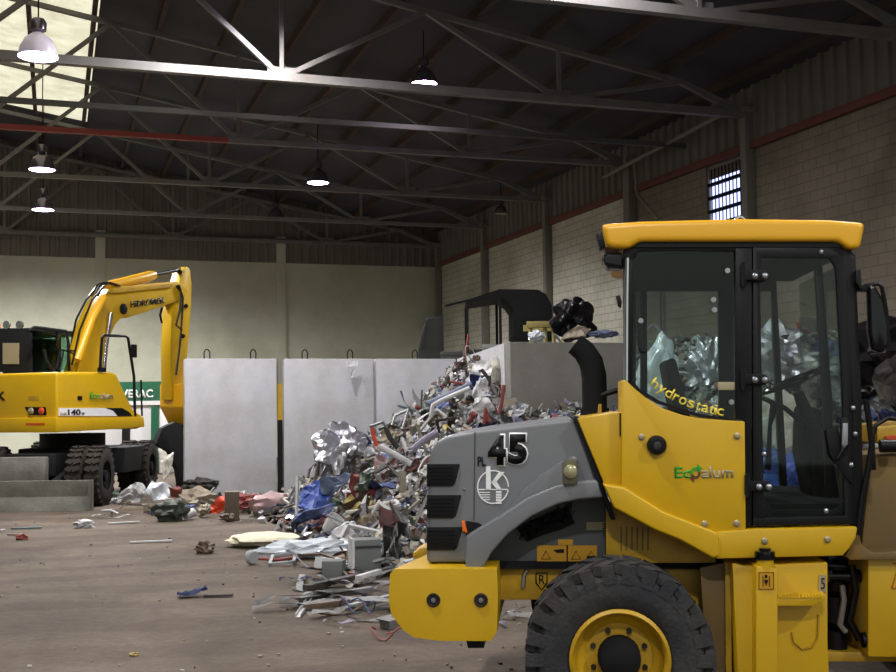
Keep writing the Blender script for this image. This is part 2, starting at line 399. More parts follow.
# columns and trusses
COLY = [4.8, 9.8, 14.8, 19.85, 24.9, 29.9, 34.95, 39.75]
collab = {19.85: 'steel wall column directly right of the latticed window', 24.9: 'steel wall column left of the latticed window with a bent pipe',
          29.9: 'steel wall column on the right wall above the yellow trestle', 34.95: 'slender steel column on the pale right wall above the dark canopy',
          39.75: 'steel corner column where back and right walls meet', 14.8: 'steel wall column behind the loader on the right wall', 9.8: 'steel wall column at right near the viewer', 4.8: 'steel wall column nearest the viewer at right'}
for y in COLY[2:]:
    w = .2 if y != 24.9 else .3
    o = MB().b(WX-.22, WX-.01, y-w/2, y+w/2, 0, 7.5).b(WX-.3, WX-.01, y-.2, y+.2, 7.5, 7.62).build('steel_column', 'column_paint', bevel=.01)
    tag(o, collab[y], 'column', 'columns on the right wall')
trlab = {9.8: 'roof truss nearest the viewer, above the top of view', 14.8: 'near roof truss whose lower chord crosses the top right', 19.85: 'grey roof truss with bright thick lower chord across the view',
         24.9: 'roof truss with a partly red lower chord', 29.9: 'grey roof truss behind the truss with the red chord', 34.95: 'farthest free roof truss, just before the back wall', 39.75: 'thin roof truss against the back cladding'}
CH = 7.5
for y in COLY[1:]:
    t = empty('roof_truss', (WX, y, CH), 0, trlab[y], 'truss', 'roof trusses spanning the hall')
    def P(x, z): return (x-WX, 0, z-CH)
    big = y in (19.85, 14.8)
    cw = .15 if big else .11
    if y == 24.9:
        xr = hit(228, 137, 1, y).x
        MB().bar(P(xr, CH), P(WX, CH), cw).build('bottom_chord', 'truss_paint', t)
        MB().bar(P(LX, CH), P(xr, CH), cw).build('bottom_chord', 'truss_red', t, label='red left half of the lower chord')
    else: MB().bar(P(LX, CH), P(WX, CH), cw).build('bottom_chord', 'truss_paint', t)
    m = MB().bar(P(RIDGE, roofz(RIDGE)), P(11.7, roofz(11.7)), .1, .1).bar(P(11.7, roofz(11.7)), P(WX-.1, CH+.02), .1, .1)
    m.build('top_chord', 'truss_paint', t)
    bn = [-6.93, -1.6, 3.73, 9.06]; tn = [-4.27, 1.07, 6.4, 11.7]
    for x in bn:
        MB().bar(P(x, CH), P(x, rz_(x)), .07).build('vertical', 'truss_paint', t)
        MB().box(P(x, CH+.08), (.5, .02, .22)).build('gusset', 'truss_paint', t)
    for i, x in enumerate(tn):
        MB().bar(P(x, roofz(x)), P(bn[i], CH), .085).build('diagonal', 'truss_paint', t)
        MB().bar(P(x, roofz(x)), P(bn[i+1] if i < 3 else WX-.3, CH), .085).build('diagonal', 'truss_paint', t)
# mid bay tie beam and the bent down-pipe
z0 = 7.42
mat('tie_paint', (84, 82, 78), .8, 0, .2)
tag(MB().bar((LX, 22.4, z0), (WX, 22.4, z0), .1).build('tie_beam', 'tie_paint'), 'thin grey tie beam between the thick truss and the red one', 'beam')
tag(MB().tube([(WX-.45, 24.0, 7.4), (WX-.4, 24.0, 6.6), (WX-.1, 23.6, 6.0), (WX-.08, 23.6, 2), (WX-.08, 23.6, 0)], .04).build('drain_pipe', 'column_paint', smooth=True), 'thin bent pipe down the right wall left of the latticed window', 'pipe')
# conduit on the right wall above window
tag(MB().tube([(WX-.5, 20.2, 7.55), (WX-.5, 25.5, 7.3)], .05).build('roof_pipe', 'column_paint', smooth=True), 'pale pipe under the eave above the latticed window', 'pipe')

# daylight through the open front and the side doorway
wd = bpy.data.worlds.new('sky'); S.world = wd; wd.use_nodes = True
wd.node_tree.nodes['Background'].inputs['Color'].default_value = (.93, .98, .92, 1); wd.node_tree.nodes['Background'].inputs['Strength'].default_value = .72
def portal(name, loc, rot, sx, sy):
    ld = bpy.data.lights.new(name, 'AREA'); ld.shape = 'RECTANGLE'; ld.size = sx; ld.size_y = sy; ld.cycles.is_portal = True
    lo = bpy.data.objects.new(name, ld); COL.objects.link(lo); lo.location = loc; lo.rotation_euler = rot
portal('doorway_daylight', (-.3, FY-.1, 4.5), (R(90), 0, 0), 27.5, 9)
portal('side_doorway_daylight', (LX-.35, 31, 3.2), (R(90), 0, R(-90)), 16, 6.4)
# high bay lamps
def lamp(px, py, Y, lab, on=1.0, size=.27, gain=1.0):
    p = hit(px, py, 1, Y) if abs(px) > 10 else Vector((px, Y, py)); top = rz_(p.x)+.25-p.z
    t = empty('high_bay_lamp', p, 0, lab, 'lamp', 'high bay lamps hanging from the roof')
    s = size
    MB().lathe([(s, 0), (s*.99, .03), (s*.9, s*.5), (s*.66, s*.95), (s*.34, s*1.2), (s*.2, s*1.28), (s*.19, s*1.24), (s*.33, s*1.15), (s*.64, s*.9), (s*.87, s*.48), (s*.96, .03), (s, 0)], (0, 0, 0), (0, 0, 1)).build('reflector', 'lamp_shade' if size > .3 and Y < 22 else 'lamp_alu', t, smooth=True)
    MB().lathe([(0, s*1.28), (s*.22, s*1.28), (s*.4, s*1.4), (s*.42, s*1.8), (s*.3, s*2.0), (0, s*2.0)], (0, 0, 0), (0, 0, 1)).build('housing', 'lamp_alu', t, smooth=True)
    MB().cyl((0, 0, s*2.0), (0, 0, top), .012).build('cord', 'black', t)
    MB().lathe([(0, .004), (s*.96, .004), (s*.93, .03), (0, .05)], (0, 0, 0), (0, 0, 1)).build('bulb', 'lamp_on' if on else 'lamp_lens', t, smooth=True)
    if on:
        ld = bpy.data.lights.new('lamp_light', 'SPOT'); ld.energy = 1900*on*gain; ld.color = (.96, .95, .95); ld.spot_size = R(165); ld.spot_blend = .6; ld.shadow_soft_size = .25
        lo = bpy.data.objects.new('lamp_light', ld); COL.objects.link(lo); lo.parent = t; lo.location = (0, 0, -.06)
lamp(38, 57, 19.3, 'large hanging lamp in front of the bright skylight', 1.0, .31)
lamp(42, 170, 27.6, 'lit violet-white lamp at upper left below the skylight, higher of two', 1.0, .29, 1.6)
lamp(43, 210, 34.0, 'lit violet-white lamp at left, lowest and farthest of its row', 1.0, .3, 2.6)
lamp(424, 84, 21.4, 'pearly unlit-looking lamp hanging near the top centre', 1.0, .26, .06)
lamp(318, 183, 29.0, 'lit violet-white lamp hanging near the middle of the roof', 1.0, .28, 1.6)
lamp(276, 218, 37.0, 'dim distant lamp left of the roof middle', 0, .26)
lamp(501, 214, 30.6, 'small dark distant lamp near the far right corner', 0, .2)
lamp(590, -100, 14.2, 'lamp just above the top edge of view', 1.0, .27, .45)
lamp(2.9, 8.75, 18.4, 'lamp hanging high above the left half of the near chord', 1.0, .27, 1.2)
lamp(-.4, 7.7, 5.2, 'lamp hanging over the loader, above view', 1.0, .27, .8)
lamp(6.6, 7.7, 6.0, 'lamp hanging right of the loader, above view', 1.0, .27, .5)
lamp(-.4, 7.7, -2.0, 'lamp hanging behind the viewer at left', 1.0, .27)
lamp(6.6, 7.7, -1.5, 'lamp hanging behind the viewer at right', 1.0, .27)
lamp(-.4, 7.7, 9.9, 'lamp of the left row, above the top left edge of view', 1.0, .27, .6)

# ================================================================== BUNKER WALLS
PZ = 2.66
def cpanel(A, B, lab, m='panel_concrete', loops=2, th=.22, h=PZ, clip=None, grp='concrete push wall panels of the bunker', side=1):
    A = Vector(A); B = Vector(B); d = B-A; L = d.length; rz = math.atan2(d.y, d.x)
    t = empty('concrete_panel', (A.x, A.y, 0), rz, lab, 'wall panel', grp)
    MB().b(.012, L-.012, 0, th*side, 0, h).build('slab', m, t, bevel=.015)
    for k in range(loops):
        x = L*((k+.5)/loops) if loops > 1 else L/2
        pts = [(x-.05, th/2*side, h-.02), (x-.055, th/2*side, h+.12), (x-.03, th/2*side, h+.17), (x, th/2*side, h+.185), (x+.03, th/2*side, h+.17), (x+.055, th/2*side, h+.12), (x+.05, th/2*side, h-.02)]
        MB().tube(pts, .012, 6).build('lifting_loop', 'rust_red' if k == 9 else 'black_matte', t, smooth=True)
    return t
YP = 22.3
def wx(px, Y=YP): return hit(px, 400, 1, Y).x
cpanel((wx(184), YP), (wx(277), YP), 'pale grey concrete panel at the left end of the push wall')
cpanel((wx(283), YP), (wx(374), YP), 'pale grey concrete panel between the striped post and the next joint')
cr = (wx(457), YP)
cpanel((wx(376), YP), cr, 'pale grey concrete panel behind the big heap, next to the corner', loops=1)
# striped post in the joint
pt = hit(280, 400, 1, YP)
t = empty('joint_post', (pt.x, YP-.02, 0), 0, 'thin post with a yellow band in the joint of the concrete panels', 'post')
zz = [0, hit(280, 470, 1, YP).z, hit(280, 420, 1, YP).z, hit(280, 384, 1, YP).z, PZ+.1]
MB().b(-.04, .04, 0, .1, 0, zz[2]).build('lower_band', 'black_matte', t, label='black lower part')
MB().b(-.04, .04, 0, .1, zz[2], zz[3]).build('yellow_band', 'yellow_dirty', t, label='yellow painted band')
MB().b(-.04, .04, 0, .1, zz[3], zz[4]).build('upper_band', 'column_paint', t, label='grey upper part')
# side return to the nearer wall coloured as shaded
pe = hit(510, 380, 1, 16.3)
cr = (cr[0]+.005, cr[1]-.012); md = ((cr[0]+pe.x)/2, (cr[1]+16.3)/2)
cpanel((pe.x, 16.52), md, 'concrete side panel running towards the viewer beside the heap top', side=-1, loops=0, grp='side panels of the bunker')
cpanel(md, cr, 'concrete side panel in the far corner of the bunker', side=-1, loops=0, grp='side panels of the bunker')
xs = [pe.x, pe.x+2.2, pe.x+4.4, WX-.25]
labs = ['shade-coloured concrete panel behind the black exhaust pipe', 'shade-coloured concrete panel seen through the rear cab window', 'shade-coloured concrete panel behind the right-hand heap']
for i in range(3): cpanel((xs[i], 16.3), (xs[i+1], 16.3), labs[i], 'shaded_concrete', loops=0, grp='shade-coloured front panels of the second bunker')
# white rag hanging on a loop
p = hit(350, 362, 1, YP-.02)
m = MB(); seed = 3
m.sheet(1, 1, 8, lambda a, b: Vector(((a-.5)*.22*(1.1-b)+noise.noise(Vector((a*4, b*4, 1)))*.05, -.02+.03*noise.noise(Vector((a*5, b*5, 2))), -b*.38+noise.noise(Vector((a*3, b*2, 7)))*.06)), .008)
o = m.build('rag', 'white_paint'); o.location = p+Vector((0, -.14, 0)); tag(o, 'white rag hanging from a lifting loop of the concrete wall', 'rag')


# ================================================================== WHEEL LOADER
LF = Frame(1.35, 6.9, YAW-R(5))
D0 = 6.9
loader = empty('wheel_loader', LF.loc, YAW-R(5), 'yellow compact wheel loader with grey engine hood and black framed cab, nearest the viewer', 'wheel loader')
def l3(px, py, D=6.0):                        # point of the loader's own frame on a side plane
    return LF.on(1, D-D0, px, py)
def lp(pts, D=6.0): return [l3(x, y, D) for x, y in pts]
def lprism(m, pts, Da, Db, Dref=None):
    return m.prism(lp(pts, Dref if Dref else Da), 1, Da-D0, Db-D0)
def part(name, pts, Da, Db, mt, parent=None, bevel=.012, label=None, Dref=None, seg=2):
    m = MB(); lprism(m, pts, Da, Db, Dref); return m.build(name, mt, parent or loader, bevel=bevel, label=label, seg=seg)
def arc(cx, cy, r, a0, a1, n, ry=None):
    return [(cx+r*math.cos(R(a0+(a1-a0)*i/n)), cy-(ry or r)*math.sin(R(a0+(a1-a0)*i/n))) for i in range(n+1)]
def ltext(body, x0, y0, x1, y1, D, mt, parent, bold=0, name='lettering', depth=.003, slope=0, label=None):
    def to3(s, t): return l3(x0+(x1-x0)*s, y1+(y0-y1)*t+slope*s, D)
    return text_mesh(body, (0, -1, 0), to3, name, mt, parent, bold, depth, label)
NEAR, FAR = 6.0, 7.42

# --- roof
m = MB()
prof = [(601, 224), (640, 221), (740, 218.5), (830, 219.5), (866, 222.5), (861, 248), (849, 249), (838, 241), (640, 241), (628, 248), (608, 247)]
lprism(m, prof, 5.95, 7.5)
for v in m.bm.verts:
    if v.co.y > 0: v.co.x += .10 if v.co.x < 0 else -.05
roof = m.build('roof', 'yellow_top', loader, bevel=.035, seg=4)
m = MB(); c = l3(740, 222, 5.99)
m.tube([c+Vector((.028*math.cos(a), 0, .028*math.sin(a)+.0)) for a in [i*math.pi/6 for i in range(12)]], .007, 6, closed=True)
m.build('lifting_eye', 'chrome', roof, smooth=True)
part('gutter', [(640, 241), (838, 241), (842, 247), (634, 247)], 5.985, 6.02, 'black', roof, 0)
# --- cab frame
frame = part('cab_frame', [(624, 247), (634, 240), (842, 240), (856, 256), (853, 262), (836, 251), (640, 251), (632, 262), (624, 262)], NEAR, NEAR+.06, 'black', bevel=.004)
part('rear_post', [(623.5, 250), (634, 250), (633, 300), (633, 384), (624, 384)], NEAR, NEAR+.07, 'black', frame, .008)
MB().tube(lp([(627, 258), (626.3, 300), (626, 381)], 5.985), .013, 8).build('trim_strip', 'chrome', frame, smooth=True, label='bright metal strip on the rear post')
part('centre_post', [(735, 243), (752, 243), (752, 526), (745, 526), (745, 421), (736, 419)], NEAR-.005, NEAR+.07, 'black', frame, .008)
part('front_post', [(843, 249), (856, 258), (862, 400), (864, 526), (853, 526), (852, 400)], NEAR-.005, NEAR+.08, 'black', frame, .01)
part('inner_post', [(820, 262), (828, 262), (838, 400), (841, 500), (832, 500), (829, 400)], NEAR+.12, NEAR+.16, 'black', frame, .006, Dref=NEAR)
# far side and ends
m = MB(); lprism(m, [(626, 247), (850, 247), (850, 252), (626, 252)], 6.06, FAR, NEAR)
xf = LF.on(1, FAR-D0, 630, 270).x
for v in m.bm.verts:
    if v.co.y > 0 and v.co.x < 0: v.co.x = xf
m.build('roof_lining', 'black_matte', frame)
def fpart(name, pts, mt='black', parent=None, th=.05): return part(name, pts, FAR, FAR+th, mt, parent or frame, .004)
fpart('far_rail', [(628, 268), (775, 268), (775, 291), (628, 291)])
fpart('far_post', [(628, 268), (636, 268), (636, 470), (628, 470)])
fpart('far_post', [(640, 288), (647, 288), (648, 480), (641, 480)])
fpart('far_post', [(718, 288), (734, 288), (735, 500), (720, 500)])
fpart('far_post', [(752, 288), (757, 288), (759, 500), (753, 500)])
fpart('far_panel', [(628, 408), (720, 418), (760, 505), (775, 520), (775, 556), (628, 530)], 'yellow_dirty')
fpart('far_post', [(770, 270), (776, 270), (790, 530), (782, 530)])
part('cab_floor', [(626, 505), (860, 505), (860, 516), (626, 516)], 6.07, FAR, 'black_matte', frame, 0, Dref=NEAR)
# --- glass
g = part('quarter_window', [(636, 250), (734, 250), (735, 419), (700, 414), (660, 401), (640, 389), (633, 381), (633, 262)], NEAR+.01, NEAR+.022, 'cab_glass', bevel=0)
part('window_seal', [(633, 381), (640, 389), (660, 401), (700, 414), (735, 419), (735, 421.5), (699, 417), (657, 403.5), (637, 391), (630, 382)], NEAR-.006, NEAR+.03, 'black', g, 0)
part('rear_latch', [(638, 318), (643, 318), (643, 349), (647, 349), (647, 353), (640, 353), (638, 345)], NEAR-.01, NEAR, 'black_gloss', g, .003)
for x, y in ((640.5, 321), (727, 271), (713, 300), (714, 310), (731, 402)):
    c = l3(x, y, NEAR); MB().cyl(c+Vector((0, -.022, 0)), c+Vector((0, .02, 0)), .014, .012, 12).build('bolt', 'steel', g, smooth=True)
part('latch_plate', [(718, 382), (735, 382), (735, 390), (718, 390)], NEAR-.012, NEAR-.002, 'decal_grey', g, .002, label='pale grey latch plate')
# hydrostatic, letters along the curved lower edge
path = [Vector(v) for v in ((650, 384.5), (661, 392.5), (673, 399.5), (686, 405.5), (700, 410.5), (712, 413.5), (723, 415.3))]
def onpath(t):
    t = min(max(t, 0), .9999)*(len(path)-1); i = int(t); f = t-i; return path[i].lerp(path[i+1], f), (path[i+1]-path[i]).normalized()
word = 'hydrostatic'; wid = [.95, .92, .95, .7, .98, .88, .62, .95, .62, .4, .88]; tot = sum(wid); acc = 0
let = MB()
letters = []
for ch, w in zip(word, wid):
    p, d = onpath(acc/tot); wpx = w/tot*82*.86; acc += w
    hh = {'h': 10.5, 'd': 10.5, 't': 9.2, 'i': 10.2, 'y': 10.2}.get(ch, 7.6); dy = -2.8 if ch == 'y' else 0
    n = Vector((d.y, -d.x))
    def to3(s, t, p=p, d=d, n=n, wpx=wpx, hh=hh, dy=dy):
        q = p+d*(wpx*s)+n*(hh*t+dy-1); return l3(q.x, q.y, NEAR+.004)
    letters.append(text_mesh(ch, (0, -1, 0), to3, 'l', 'decal_yellow', g, .01, .002))
bm = bmesh.new()
for o in letters: bm.from_mesh(o.data)
me = bpy.data.meshes.new('lettering'); bm.to_mesh(me); bm.free(); me.materials.append(MATS['decal_yellow'])
for o in letters: bpy.data.objects.remove(o)
o = bpy.data.objects.new('lettering', me); COL.objects.link(o); o.parent = g; o['label'] = 'yellow curved word on the quarter window'
# windscreen and far glass
fpart('far_glass', [(630, 291), (775, 291), (785, 520), (720, 500), (700, 416), (630, 410)], 'cab_glass', frame, .01)
# --- door
door = part('door', [(753, 247), (838, 247), (846, 254), (852, 400), (854, 524), (753, 526), (753, 518), (845, 516), (843, 400), (836, 268), (830, 258), (762, 258), (760, 268), (764, 505), (770, 514), (764, 519), (753, 519)], NEAR-.01, NEAR+.03, 'black', bevel=.004)
part('door_glass', [(757, 252), (836, 252), (846, 300), (850, 520), (757, 521)], NEAR+.0, NEAR+.01, 'cab_glass', door, 0)
part('lower_border', [(756, 500), (764, 497), (772, 510), (835, 509), (845, 500), (850, 505), (850, 523), (756, 524)], NEAR+.012, NEAR+.03, 'black', door, .003)
for (hx, hy) in ((743, 275), (743, 379), (747, 486)):
    h = part('hinge', [(hx-2.5, hy-11), (hx+3, hy-11), (hx+4, hy-5), (hx+22, hy-5), (hx+26, hy-1), (hx+26, hy+3), (hx+22, hy+6), (hx+4, hy+5), (hx+3, hy+9), (hx-2.5, hy+9)], NEAR-.035, NEAR-.01, 'black', door, .004)
    for bx in (12, 22): c = l3(hx+bx, hy+1, NEAR-.035); MB().lathe([(.017, 0), (.016, .008), (.009, .014), (0, .015)], c, (0, -1, 0), 14).build('bolt', 'steel', h, smooth=True)
    MB().cyl(l3(hx, hy-13, NEAR-.04), l3(hx, hy+11, NEAR-.04),   .008, None, 8).build('pin', 'black_matte', h, smooth=True)
hd = part('door_handle', [(841, 418), (846, 416), (849, 420), (849, 446), (845, 456), (838, 462), (836, 458), (841, 450)], NEAR-.05, NEAR-.02, 'black_gloss', door, .008)
part('grip', [(843, 423), (848, 423), (848, 444), (844, 448), (842, 444)], NEAR-.056, NEAR-.048, 'steel', hd, .003, label='bright metal grip strip')
part('lock_plate', [(826, 430), (838, 426), (845, 460), (852, 470), (852, 484), (846, 478), (830, 455)], NEAR-.025, NEAR-.008, 'black', door, .004)
for x, y in ((821, 252), (853, 408), (855, 434), (851, 465), (826, 511), (764, 454)):
    c = l3(x, y, NEAR-.012); MB().lathe([(.013, 0), (.012, .008), (.006, .012), (0, .013)], c, (0, -1, 0), 14).build('bolt', 'steel', door, smooth=True)
# front glass at the cab's right end
c0 = l3(858, 256); c1 = l3(862, 520)
MB().prism([(c0.x, 0, c0.z), (c0.x+.012, 0, c0.z), (c1.x+.012, 0, c1.z), (c1.x, 0, c1.z)], 1, NEAR+.09-D0, FAR-D0).build('windscreen', 'cab_glass', loader)
c0 = l3(628, 262); c1 = l3(628, 440); c2 = LF.on(1, FAR-D0, 629, 300)
MB().prism([(c0.x, NEAR+.08-D0, 0), (c0.x+.012, NEAR+.08-D0, 0), (c2.x+.012, FAR-D0, 0), (c2.x, FAR-D0, 0)], 2, c1.z, c0.z).build('rear_window', 'cab_glass', loader)
# --- seat, steering, console
seat = MB().box(l3(715, 440, 6.65), (.46, .48, .13)).build('seat', 'seat_fabric', loader, bevel=.05, seg=3)
a = l3(660, 385, 6.65); b = l3(690, 432, 6.65)
m = MB(); m.prism(lp([(661, 362), (672, 358), (690, 430), (676, 436)], 6.65), 1, 6.45-D0, 6.85-D0); m.build('backrest', 'seat_fabric', seat, bevel=.04, seg=3)
MB().tube(lp([(700, 480), (712, 440)], 6.65), .06, 10).build('seat_post', 'black_matte', seat)
st = MB().tube(lp([(828, 505), (822, 455), (798, 392)], 6.6), [.07, .06, .03], 12).build('steering_column', 'black_matte', loader, smooth=True)
c = l3(793, 381, 6.6); nrm = (l3(796, 390, 6.6)-l3(812, 455, 6.6)).normalized(); nrm = Vector((-.36, 0, .93)).normalized()
ex = nrm.orthogonal().normalized(); ey = nrm.cross(ex)
MB().tube([c+(ex*math.cos(i*math.pi/16)+ey*math.sin(i*math.pi/16))*.185 for i in range(32)], .014, 8, closed=True).build('rim', 'black_gloss', st, smooth=True)
for k in range(3): a_ = k*2.1+.3; MB().bar(c-nrm*.03, c+(ex*math.cos(a_)+ey*math.sin(a_))*.18, .02, .012).build('spoke', 'black', st)
part('console', [(814, 405), (836, 410), (838, 500), (822, 505), (812, 455)], 6.62, 6.95, 'black_matte', bevel=.03, Dref=6.4)
MB().tube(lp([(768, 470), (770, 425), (775, 405)], 6.9), [.018, .012, .03], 8).build('control_lever', 'black', loader, smooth=True)
MB().tube(lp([(756, 395), (785, 408), (805, 425)], 6.3), .014, 8).build('cab_hose', 'black', loader, smooth=True)

# --- yellow lower body
body = part('body_panel', [(621.5, 380), (626, 380), (633, 387), (645, 397), (662, 408), (682, 415), (700, 418.5), (745, 421.5), (746, 529), (716, 534), (660, 512), (621.5, 487)], NEAR-.03, NEAR+.3, 'yellow', bevel=.008)
part('rear_deck', [(577, 418), (600, 414.5), (622, 411.5), (622, 488), (604, 484)], NEAR+.02, FAR+.1, 'yellow', body, .012)
part('deck_seam', [(619.5, 413), (621, 413), (621, 436), (619.5, 436)], NEAR+.01, NEAR+.03, 'black', body, 0)
sk = part('skirt', [(603, 484), (624, 487), (664, 512), (716, 532), (719, 536), (720, 556), (713, 558.5), (680, 540), (655, 530), (614, 508), (609, 497)], NEAR-.06, NEAR+.14, 'yellow', body, .016, seg=3)
sill = part('sill', [(716, 532), (748, 529.5), (858, 527), (856, 538), (850, 548), (843, 556), (716, 559)], NEAR-.05, FAR, 'yellow', bevel=.012)
def lbolt(x, y, D, par, r=.018, mt='bolt'):
    c = l3(x, y, D); MB().lathe([(r, 0), (r, .004), (r*.7, .006), (r*.62, .014), (0, .016)], c, (0, -1, 0), 14).build('bolt', mt, par, smooth=True)
for x, y in ((641.5, 437), (737, 436), (704.5, 524), (736.5, 523.5)): lbolt(x, y, NEAR-.03, body)
for x, y in ((764.5, 541), (827.5, 539.5)): lbolt(x, y, NEAR-.05, sill)
c = l3(656.5, 445, NEAR-.03)
fc = MB().lathe([(.05, 0), (.05, .03), (.044, .04), (.03, .042), (.03, .05), (0, .05)], c, (0, -1, 0), 28).build('filler_cap', 'black', body, smooth=True)
MB().lathe([(.02, .05), (.02, .058), (.013, .06), (0, .06)], c, (0, -1, 0), 20).build('lock', 'rubber', fc, smooth=True)
# writing on the door panel
ltext('Ec', 674.5, 467, 690.5, 478, NEAR-.031, 'decal_green', body, .02)
ltext('alum', 701.5, 466.5, 733.5, 478, NEAR-.031, 'decal_grey', body, .02)
m = MB(); cc = (695.5, 473)
for a0, a1, k in ((200, 20, 0), (20, -160, 1)):
    m = MB(); pts = arc(cc[0], cc[1], 5.2, a0, a1, 8, 6)+arc(cc[0], cc[1], 2.6, a1, a0, 8, 3.2)
    lprism(m, pts, NEAR-.034, NEAR-.03, NEAR-.031)
    tip = [(691.5, 471), (698, 468), (693, 464)] if 0 else None
    tri = [(697, 464), (697, 471.5), (702.5, 468.5)] if k == 0 else [(694, 475), (694, 482.5), (689.5, 478)]
    lprism(m, tri, NEAR-.034, NEAR-.03, NEAR-.031)
    m.build('arrow', 'decal_green' if k == 0 else 'decal_brown', body, label='green arrow of the round logo' if k == 0 else 'brown arrow of the round logo')

# --- lower rear fender plate with slots, chassis
pl_ = part('side_plate', [(606, 500), (655, 527), (716, 558), (716, 563), (606, 563)], 6.18, 6.22, 'yellow_dirty', bevel=.004)
for k in range(6): part('slot', [(620.5+k*5.4, 527), (622+k*5.4, 527), (622+k*5.4, 550), (620.5+k*5.4, 550)], 6.172, 6.182, 'brown_dirty', pl_, 0)
part('underside_strip', [(470, 562), (740, 562), (740, 569), (470, 569)], 6.25, 7.5, 'black_matte', bevel=0)
ch = part('chassis_beam', [(495, 568), (700, 568), (740, 562), (740, 640), (700, 640), (660, 600), (495, 600)], 6.3, 7.3, 'yellow_dirty', bevel=.01)
lpts = [(536, 573), (547, 573), (547, 583), (541.5, 590), (536, 583)]
m = MB(); q = lp(lpts, 6.295); m.tube(q, .004, 4, closed=True); m.build('hook_sign', 'decal_black', ch); ltext('R', 539, 575, 545, 584, 6.298, 'decal_black', ch)
MB().tube(lp([(523, 588), (524, 575), (527, 570)], 6.29), .012, 6).build('hose', 'steel', ch, smooth=True)
# --- hood
hood = MB()
prof = [(426.5, 563), (427, 520), (427.5, 480), (428.5, 461), (431, 450), (437, 441.5), (447, 436), (475, 430.5), (525, 424), (573, 418), (588, 453), (603, 497), (563, 503), (525, 520), (500, 540), (488, 556), (483, 563)]
lprism(hood, prof, 6.1, FAR+.1)
hood = hood.build('hood', 'hood_grey', loader, bevel=.05, seg=5)
part('hood_recess', [(483, 563), (488, 540), (520, 505), (600, 490), (611, 520), (611, 563)], 6.28, 6.34, 'hood_dark', hood, 0, Dref=6.2)
part('hood_seal', [(573.5, 417.5), (580.5, 417), (603, 484), (616, 520), (611, 520), (603, 500)], 6.07, FAR+.1, 'black', hood, .004)
MB().tube(lp([(475, 432), (474.5, 470), (474, 520)], 6.098), .003, 4).build('seam', 'hood_dark', hood)
# fender flare
m = MB()
op = [(466, 576), (465, 556), (466, 537), (476, 530), (500, 516), (527, 498), (555, 486), (580, 481), (597, 480.5)]
ip = [(603, 497.5), (580, 499), (558, 504), (532, 516), (508, 534), (492, 552), (480, 573), (474, 577)]
lprism(m, op+ip, 6.0, 6.3)
fen = m.build('fender', 'hood_grey', hood, bevel=.012, seg=3)
# upper flare ridge sweeping to the marker lamp
up = [(505, 512), (522, 492), (540, 475), (560, 462), (574, 455.5), (576.5, 457), (577, 470), (578, 482), (556, 485), (530, 496)]
m = MB(); q = lp(up, 6.1); n = len(q)
a = [m.bm.verts.new((v.x, 6.12-D0, v.z)) for v in q]; dep = [6.09, 6.07, 6.05, 6.03, 6.02, 6.02, 6.01, 6.0, 6.01, 6.05]
b = [m.bm.verts.new((v.x, d-D0, v.z)) for v, d in zip(q, dep)]
fs = [m.bm.faces.new(a), m.bm.faces.new(b[::-1])]+[m.bm.faces.new((a[i], b[i], b[(i+1) % n], a[(i+1) % n])) for i in range(n)]
bmesh.ops.triangulate(m.bm, faces=[fs[1]])
bmesh.ops.recalc_face_normals(m.bm, faces=m.bm.faces[:])
m.build('flare_ridge', 'hood_grey', fen, bevel=.006)
ml = part('marker_lamp', [(562.5, 463), (566, 459), (573, 458), (577.5, 461), (578, 484), (563, 485)], 5.975, 6.02, 'olive', fen, .01, label='dark olive lamp housing')
c = l3(570.5, 471.5, 5.97); MB().lathe([(.037, -.01), (.036, .006), (.028, .012), (0, .018)], c, (0, -1, 0), 24).build('lens', 'lamp_lens', ml, smooth=True)
part('air_inlet', [(466, 521), (478, 523), (487, 528), (470, 534), (466, 534)], 6.085, 6.1, 'black_matte', hood, 0)
part('reflector', [(461.5, 521), (464.5, 521), (467.5, 533), (462.5, 531)], 6.075, 6.1, 'orange_lens', hood, .002, label='orange side reflector')
for k, (ya, yb, xa, xb) in enumerate(((464, 486, 460, 454), (495, 518, 461.5, 455), (527, 550, 463, 456))):
    m = MB(); lprism(m, [(427, ya), (xa, ya), (xb+1, yb-2), (xb-2, yb), (427, yb)], 6.088, 6.2, 6.1)
    c = m.build('grille_slot', 'black_matte', hood, bevel=.004)
    for j in range(1, 6): yy = ya+(yb-ya)*j/6; MB().bar(l3(428, yy, 6.086), l3(xb-1, yy, 6.086), .003).build('grille_bar', 'decal_black', c)
m = MB(); rr = random.Random(2)
lprism(m, [(517, 528), (530, 521), (552, 512), (567, 507), (575, 523), (562, 529), (540, 536), (527, 542)], 6.262, 6.29, 6.27)
br = m.build('air_filter', 'black_matte', hood, bevel=0)
m = MB()
for i in range(200):
    x = 520+rr.random()*52; y = 540-(x-520)*.45-rr.random()*14+6-3; p = l3(x, y-3, 6.262); m.bar(p, p+Vector((rr.uniform(-.02, .02), -rr.random()*.02, rr.uniform(-.03, .03))), .003)
m.build('fins', 'black', br)
c = l3(464, 489, 6.1); MB().lathe([(.007, 0), (.006, .006), (0, .008)], c, (0, -1, 0), 10).build('bolt', 'steel', hood)
c = l3(503, 480, 6.0)
# digits: white outline behind black
for dx, w in ((0, 0),):
    ltext('4', 489, 433.5, 507.5, 466.5, 6.098, 'white_paint', hood, .085, label='white outline of the digit')
    ltext('5', 507, 432.5, 528.5, 465.5, 6.098, 'white_paint', hood, .085, label='white outline of the digit')
    ltext('4', 488, 435, 506, 465.3, 6.095, 'decal_black', hood, .068)
    ltext('5', 507.8, 434, 527, 464.3, 6.095, 'decal_black', hood, .068)
ltext('PL', 477.5, 456.5, 485.8, 466, 6.098, 'decal_black', hood, .03)
